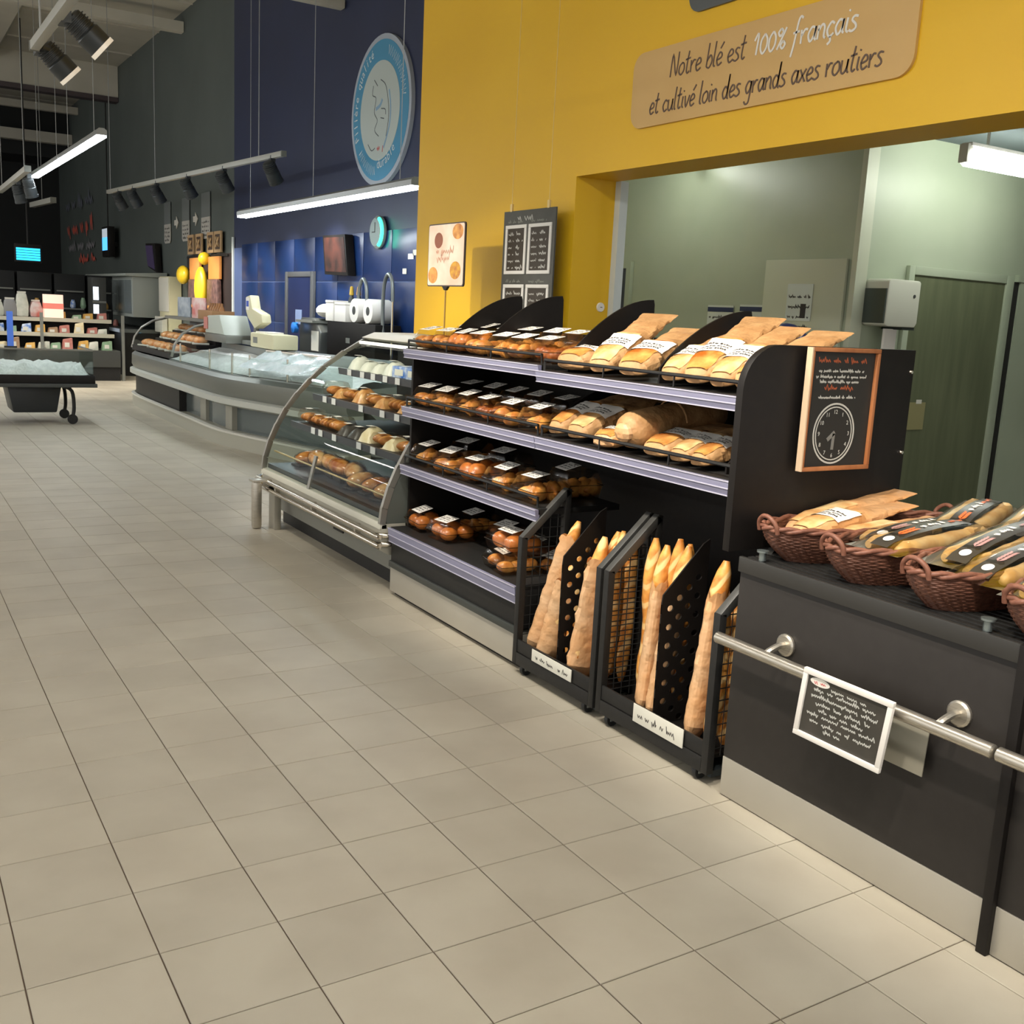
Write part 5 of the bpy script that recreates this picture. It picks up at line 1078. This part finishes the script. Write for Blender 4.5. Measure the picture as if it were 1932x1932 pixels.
for k, y in enumerate((17.1, 15.85)):
    t = thing('hanging_bag', 'orange-topped hanging product pack, %s of two on the brown board' % ('left', 'right')[k], 'product pack', (4.93, y, 0), group='orange packs on the brown board'); part(t, 'orange_card', B().box(-.05, 0, -.33, .33, 1.92, 2.3), mat('orange_card', (206, 138, 72), .5), .01); part(t, 'net', B().prism([(-.33, 1.5), (-.26, 1.42), (.26, 1.42), (.33, 1.5), (.3, 1.92), (-.3, 1.92)], 'x', -.08, 0), mat('net_brown', (120, 90, 84), .4, c2=(80, 60, 58), scale=12), .02); part(t, 'orange_foot', B().box(-.085, -.08, -.26, .26, 1.42, 1.47), mat('orange_card', (206, 138, 72), .5))
for k, (y, z, rx, rz) in enumerate(((17.72, 2.0, .24, .17), (16.48, 1.76, .24, .38), (16.26, 2.27, .1, .11))):
    t = tag(link('hanging_cheese', B().ell((4.84, y, z), (.11, rx, rz), 14, 9).mesh('hanging_cheese', mat('cheese_yellow', (224, 190, 40), .35), smooth=70)), ('round yellow cheese at the left of the brown board', 'long yellow cheese hanging between the two orange packs', 'small yellow cheese half behind the right orange pack')[k], 'cheese')
t = thing('side_screen', 'dark purple hanging screen on the charcoal wall', 'screen', (4.9, 20.1, 0)); part(t, 'picture', B().prism([(-.1, 2.12), (.5, 2.2), (.7, 2.62), (.1, 2.6)], 'x', -.06, -.05), mat('screen_purple', (58, 48, 76), .4, emit=.15)); part(t, 'casing', B().prism([(-.2, 2.06), (.5, 2.18), (.72, 2.66), (-.1, 2.64)], 'x', -.05, .06), BLK, .005)
t = thing('price_screen', 'small bright blue screen hanging on the far charcoal wall', 'screen', (4.8, 24.5, 0)); part(t, 'bracket', B().box(.08, .2, -.05, .05, 2.7, 2.8), BLK2); part(t, 'casing', B().box(-.08, .08, -.35, .35, 2.45, 3.15), BLK, .01); part(t, 'picture', B().box(-.085, -.08, -.3, .3, 2.6, 2.9), mat('screen_blue', (70, 150, 230), .4, emit=1.2)); part(t, 'white_band', B().box(-.085, -.08, -.3, .3, 2.9, 3.1), mat('screen_white', (180, 190, 200), .4, emit=.4)); part(t, 'rod', B().tube([(0, 0, 3.15), (0, 0, TOPZ)], .015, 5), BLK2)
rl = thing('wall_lettering', 'blurred red and grey lettering on the far charcoal wall', 'lettering', (4.97, 0, 0)); rr = random.Random(6)
for nm, z, h_, y0, L_, m in (('grey_line', 3.9, .3, 31.6, 4.2, mat('letter_grey', (104, 108, 120), .6)), ('red_line', 3.2, .36, 31.5, 4.4, mat('letter_red', (214, 96, 80), .6)), ('grey_line', 2.75, .26, 31.3, 4.0, mat('letter_pale', (140, 138, 142), .6)), ('red_line', 2.42, .16, 29.6, 2.4, mat('letter_red', (214, 96, 80), .6))):
    _o = part(rl, nm, scribble(B(), 0, 0, L_, h_, .07, lambda u, v, h: (-h, y0-u, z+v), .004, .28, rr), m, smooth=0); _o['kind'] = 'stuff'
CAB = mat('cabinet_pale', (150, 156, 150), .5)
t = thing('extractor_cabinet', 'pale grey glazed cabinet against the far charcoal wall', 'cabinet', (4.5, 0, 0)); part(t, 'body', B().box(-.2, .45, 19.5, 23.6, 1.15, 1.95), CAB, .02); part(t, 'hood', B().prism([(-.35, 1.95), (-.35, 2.0), (.45, 2.05), (.45, 1.95)], 'y', 19.4, 23.8), CAB, .01); part(t, 'counter', B().box(-.5, .45, 19.3, 23.8, .85, .92), SSG); part(t, 'base', B().box(-.4, .45, 19.3, 23.8, 0, .85), BLK2)
for i in range(6): part(t, 'glass_door', B().box(-.21, -.2, 19.6+i*.65, 20.2+i*.65, 1.22, 1.88), mat('door_glass', (140, 150, 150), .15, .3)); 
t = thing('white_locker', 'narrow white panel between the pale cabinet and the brown board', 'locker', (4.75, 18.8, 0)); part(t, 'door', B().box(-.02, 0, -.38, .38, 1.3, 1.95), OFFW, .01); part(t, 'body', B().box(0, .23, -.4, .4, 0, 1.97), CREAM, .01); part(t, 'towel_box', B().box(-.12, -.02, -.3, .3, .9, 1.2), OFFW, .01)
# ================================================================== ICE TROLLEY
t = thing('ice_trolley', 'black wheeled ice trolley with glass guard in the aisle', 'trolley', (0, 11.4, 0))
part(t, 'deck', B().box(.4, 2.1, -.35, .6, .5, .6), BLK, .01); part(t, 'ledge', B().box(.38, 2.12, -.37, .62, .455, .5), DGREY, .006)
part(t, 'tub', B().prism([(1.2, .14), (1.68, .14), (1.74, .46), (1.14, .46)], 'y', -.2, .4), mat('tub_black', (24, 28, 32), .4), .02)
for x in (.5, 1.85):
    part(t, 'wheel', B().lathe([(.02, -.02), (.05, -.02), (.06, -.01), (.06, .01), (.05, .02), (.02, .02)], 14, (x, -.22, .06), 'y'), BLK2); part(t, 'wheel', B().lathe([(.02, -.02), (.05, -.02), (.06, -.01), (.06, .01), (.05, .02), (.02, .02)], 14, (x, .42, .06), 'y'), BLK2)
    part(t, 'leg', B().tube(smooth_pts([(x-.1, -.22, .46), (x, -.22, .4), (x+.02, -.22, .2), (x, -.22, .08)]), .022, 7), BLK2); part(t, 'leg', B().tube(smooth_pts([(x-.1, .42, .46), (x, .42, .4), (x+.02, .42, .2), (x, .42, .08)]), .022, 7), BLK2)
part(t, 'glass_guard', B().box(.42, 2.08, -.34, -.332, .6, .9).box(2.072, 2.08, -.33, .58, .6, .9), GLASS); part(t, 'guard_rail', B().tube([(.42, -.336, .9), (2.076, -.336, .9), (2.076, .58, .9)], .012, 6), ALG)
ib = B(); rr = random.Random(8)
gx = [.45+.08*i for i in range(21)]; gy = [-.31+.1*i for i in range(10)]
ib.grid(lambda x, y: (x, y, .6 if x in (gx[0], gx[-1]) or y in (gy[0], gy[-1]) else .68+rr.uniform(0, .07)), gx, gy); io = part(t, 'ice', ib, ICE, smooth=60); io['kind'] = 'stuff'
# ================================================================== FAR CHEESE CASE
t = thing('cheese_case', 'long open chilled case of cheese across the end of the aisle', 'chilled case', (0, 18, 0))
part(t, 'base', B().box(-.5, 3.75, 0, 1.0, 0, .4), BLK2); part(t, 'fascia', B().box(-.5, 3.75, -.04, 0, .25, .55), DGREY, .01); part(t, 'deck', B().box(-.5, 3.75, 0, 1.0, .5, .55), STN)
for y, z in ((.35, .82), (.6, 1.08)): s = part(t, 'case_shelf', B().box(-.5, 3.72, y, 1.0, z-.03, z), mat('case_shelf', (150, 150, 140), .4)); part(s, 'shelf_lip', B().box(-.5, 3.72, y-.01, y, z-.05, z+.02), mat('lip_cream', (190, 186, 168), .4))
part(t, 'back', B().box(-.5, 3.75, 1.0, 1.06, 0, 1.2), BLK2)
for x in (-.5, 2.4, 3.78): part(t, 'upright', B().box(x, x+.05, -.02, .03, .0, 1.2), STN)
cols = [((196, 150, 70), 'amber'), ((214, 196, 150), 'cream'), ((176, 110, 100), 'pink'), ((120, 150, 120), 'green'), ((206, 200, 190), 'white'), ((150, 120, 90), 'tan'), ((90, 110, 160), 'blue')]
pm = [mat('pack_'+n, c, .45, c2=tuple(min(255, x+28) for x in c), scale=8) for c, n in cols]
rr = random.Random(12)
for r_, (y, z, h0) in enumerate(((.15, .551, .14), (.5, .821, .14), (.75, 1.081, .1))):
    for i in range(13):
        x = .9+.22*i+rr.uniform(-.03, .03); k = rr.randrange(7); hh = h0*rr.uniform(.8, 1.6)
        t = thing('cheese_pack', 'small wrapped %s pack on the %s tier of the far chilled case' % (cols[k][1], ('lowest', 'middle', 'top')[r_]), 'cheese pack', (x, 18+y, z), (0, 0, rr.uniform(-.2, .2)), '%s packs on the %s tier of the far case' % (cols[k][1], ('lowest', 'middle', 'top')[r_]))
        part(t, 'wedge', B().prism([(-.09, 0), (.09, 0), (.085, hh), (-.06, hh*.85)], 'y', -.07, .07), pm[k], .01); part(t, 'price_label', B().box(-.05, .03, -.076, -.07, hh*.2, hh*.6), OFFW)
for k, (x, w_, h_, m, nm) in enumerate(((2.2, .2, .42, WHITEP, 'white sack'), (2.0, .22, .3, mat('grey_sack', (140, 140, 140), .5), 'grey sack'), (2.43, .2, .28, mat('sack_print', (214, 200, 196), .5, c2=(200, 110, 100), scale=6), 'printed sack'), (1.8, .18, .26, WHITEP, 'small white sack'))):
    t = thing('flour_sack', '%s standing on top of the far chilled case' % nm, 'sack', (x, 18.75, 1.1 if True else 0)); part(t, 'sack', B().prism([(-w_*.5, 0), (w_*.5, 0), (w_*.55, h_*.5), (w_*.35, h_), (-w_*.35, h_), (-w_*.55, h_*.5)], 'y', -.1, .1), m, .03); part(t, 'seam', B().box(-w_*.36, w_*.36, -.012, .012, h_, h_+.03), OFFW)
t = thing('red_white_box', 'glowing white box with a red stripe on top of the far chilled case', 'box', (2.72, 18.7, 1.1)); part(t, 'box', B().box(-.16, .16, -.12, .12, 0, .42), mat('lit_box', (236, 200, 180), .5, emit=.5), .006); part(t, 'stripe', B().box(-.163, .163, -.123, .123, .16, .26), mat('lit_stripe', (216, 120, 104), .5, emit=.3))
t = thing('blue_post', 'narrow bright blue banner at the left edge of the far chilled case', 'banner', (1.9, 17.9, 0)); part(t, 'banner', B().box(-.05, .05, -.01, .01, .6, 1.2), mat('banner_blue', (60, 100, 190), .5)); part(t, 'base', B().box(-.1, .1, -.02, .05, .55, .6), BLK2)
# back shelving behind the case
for k, (x0, x1) in enumerate(((1.5, 2.4), (2.45, 3.1), (3.15, 3.75), (3.8, 4.3))):
    t = thing('wall_rack', '%s dark glazed rack behind the far chilled case' % ORD[k], 'rack', (0, 21.5, 0), group='dark racks behind the chilled case'); part(t, 'carcass', B().box(x0, x1, 0, .6, 0, 1.95), BLACKW, .01)
    for j in range(4): part(t, 'rack_shelf', B().box(x0+.04, x1-.04, -.06, 0, .5+.36*j, .53+.36*j), GREYP)
    for j in range(3):
        for i in range(3): 
            if rr.random() < .8: hh = rr.uniform(.1, .26); part(t, 'stored_item', B().lathe([(.04, 0), (.06, hh*.2), (.05, hh*.7), (.03, hh)], 8, (x0+.15+.2*i, -.03, .53+.36*j)), (pm[rr.randrange(7)]))
t = thing('lit_fridge', 'tall slim fridge with bright white lit strips behind the chilled case', 'fridge', (3.82, 20.4, 0)); part(t, 'carcass', B().box(-.12, .15, 0, .5, 0, 1.9), DGREY, .01)
for z in (.75, 1.1, 1.45): part(t, 'lit_panel', B().box(-.1, .0, -.01, 0, z, z+.26), mat('lit_panel', (220, 232, 246), .5, emit=1.6)); part(t, 'shelf_edge', B().box(-.115, .145, -.02, 0, z-.06, z-.02), GREYP)
t = thing('cyan_screen', 'bright cyan striped screen on the dark far wall', 'screen', (2.6, 20.9, 0)); part(t, 'casing', B().box(-.25, .25, 0, .06, 2.12, 2.48), BLK, .01)
for i in range(5): part(t, 'bright_line', B().box(-.22, .22, -.006, 0, 2.16+.05*i, 2.2+.05*i), mat('cyan_glow', (40, 170, 220), .5, emit=1.3))
part(t, 'rod', B().tube([(0, .03, 2.48), (0, .03, TOPZ)], .015, 5), BLK2)
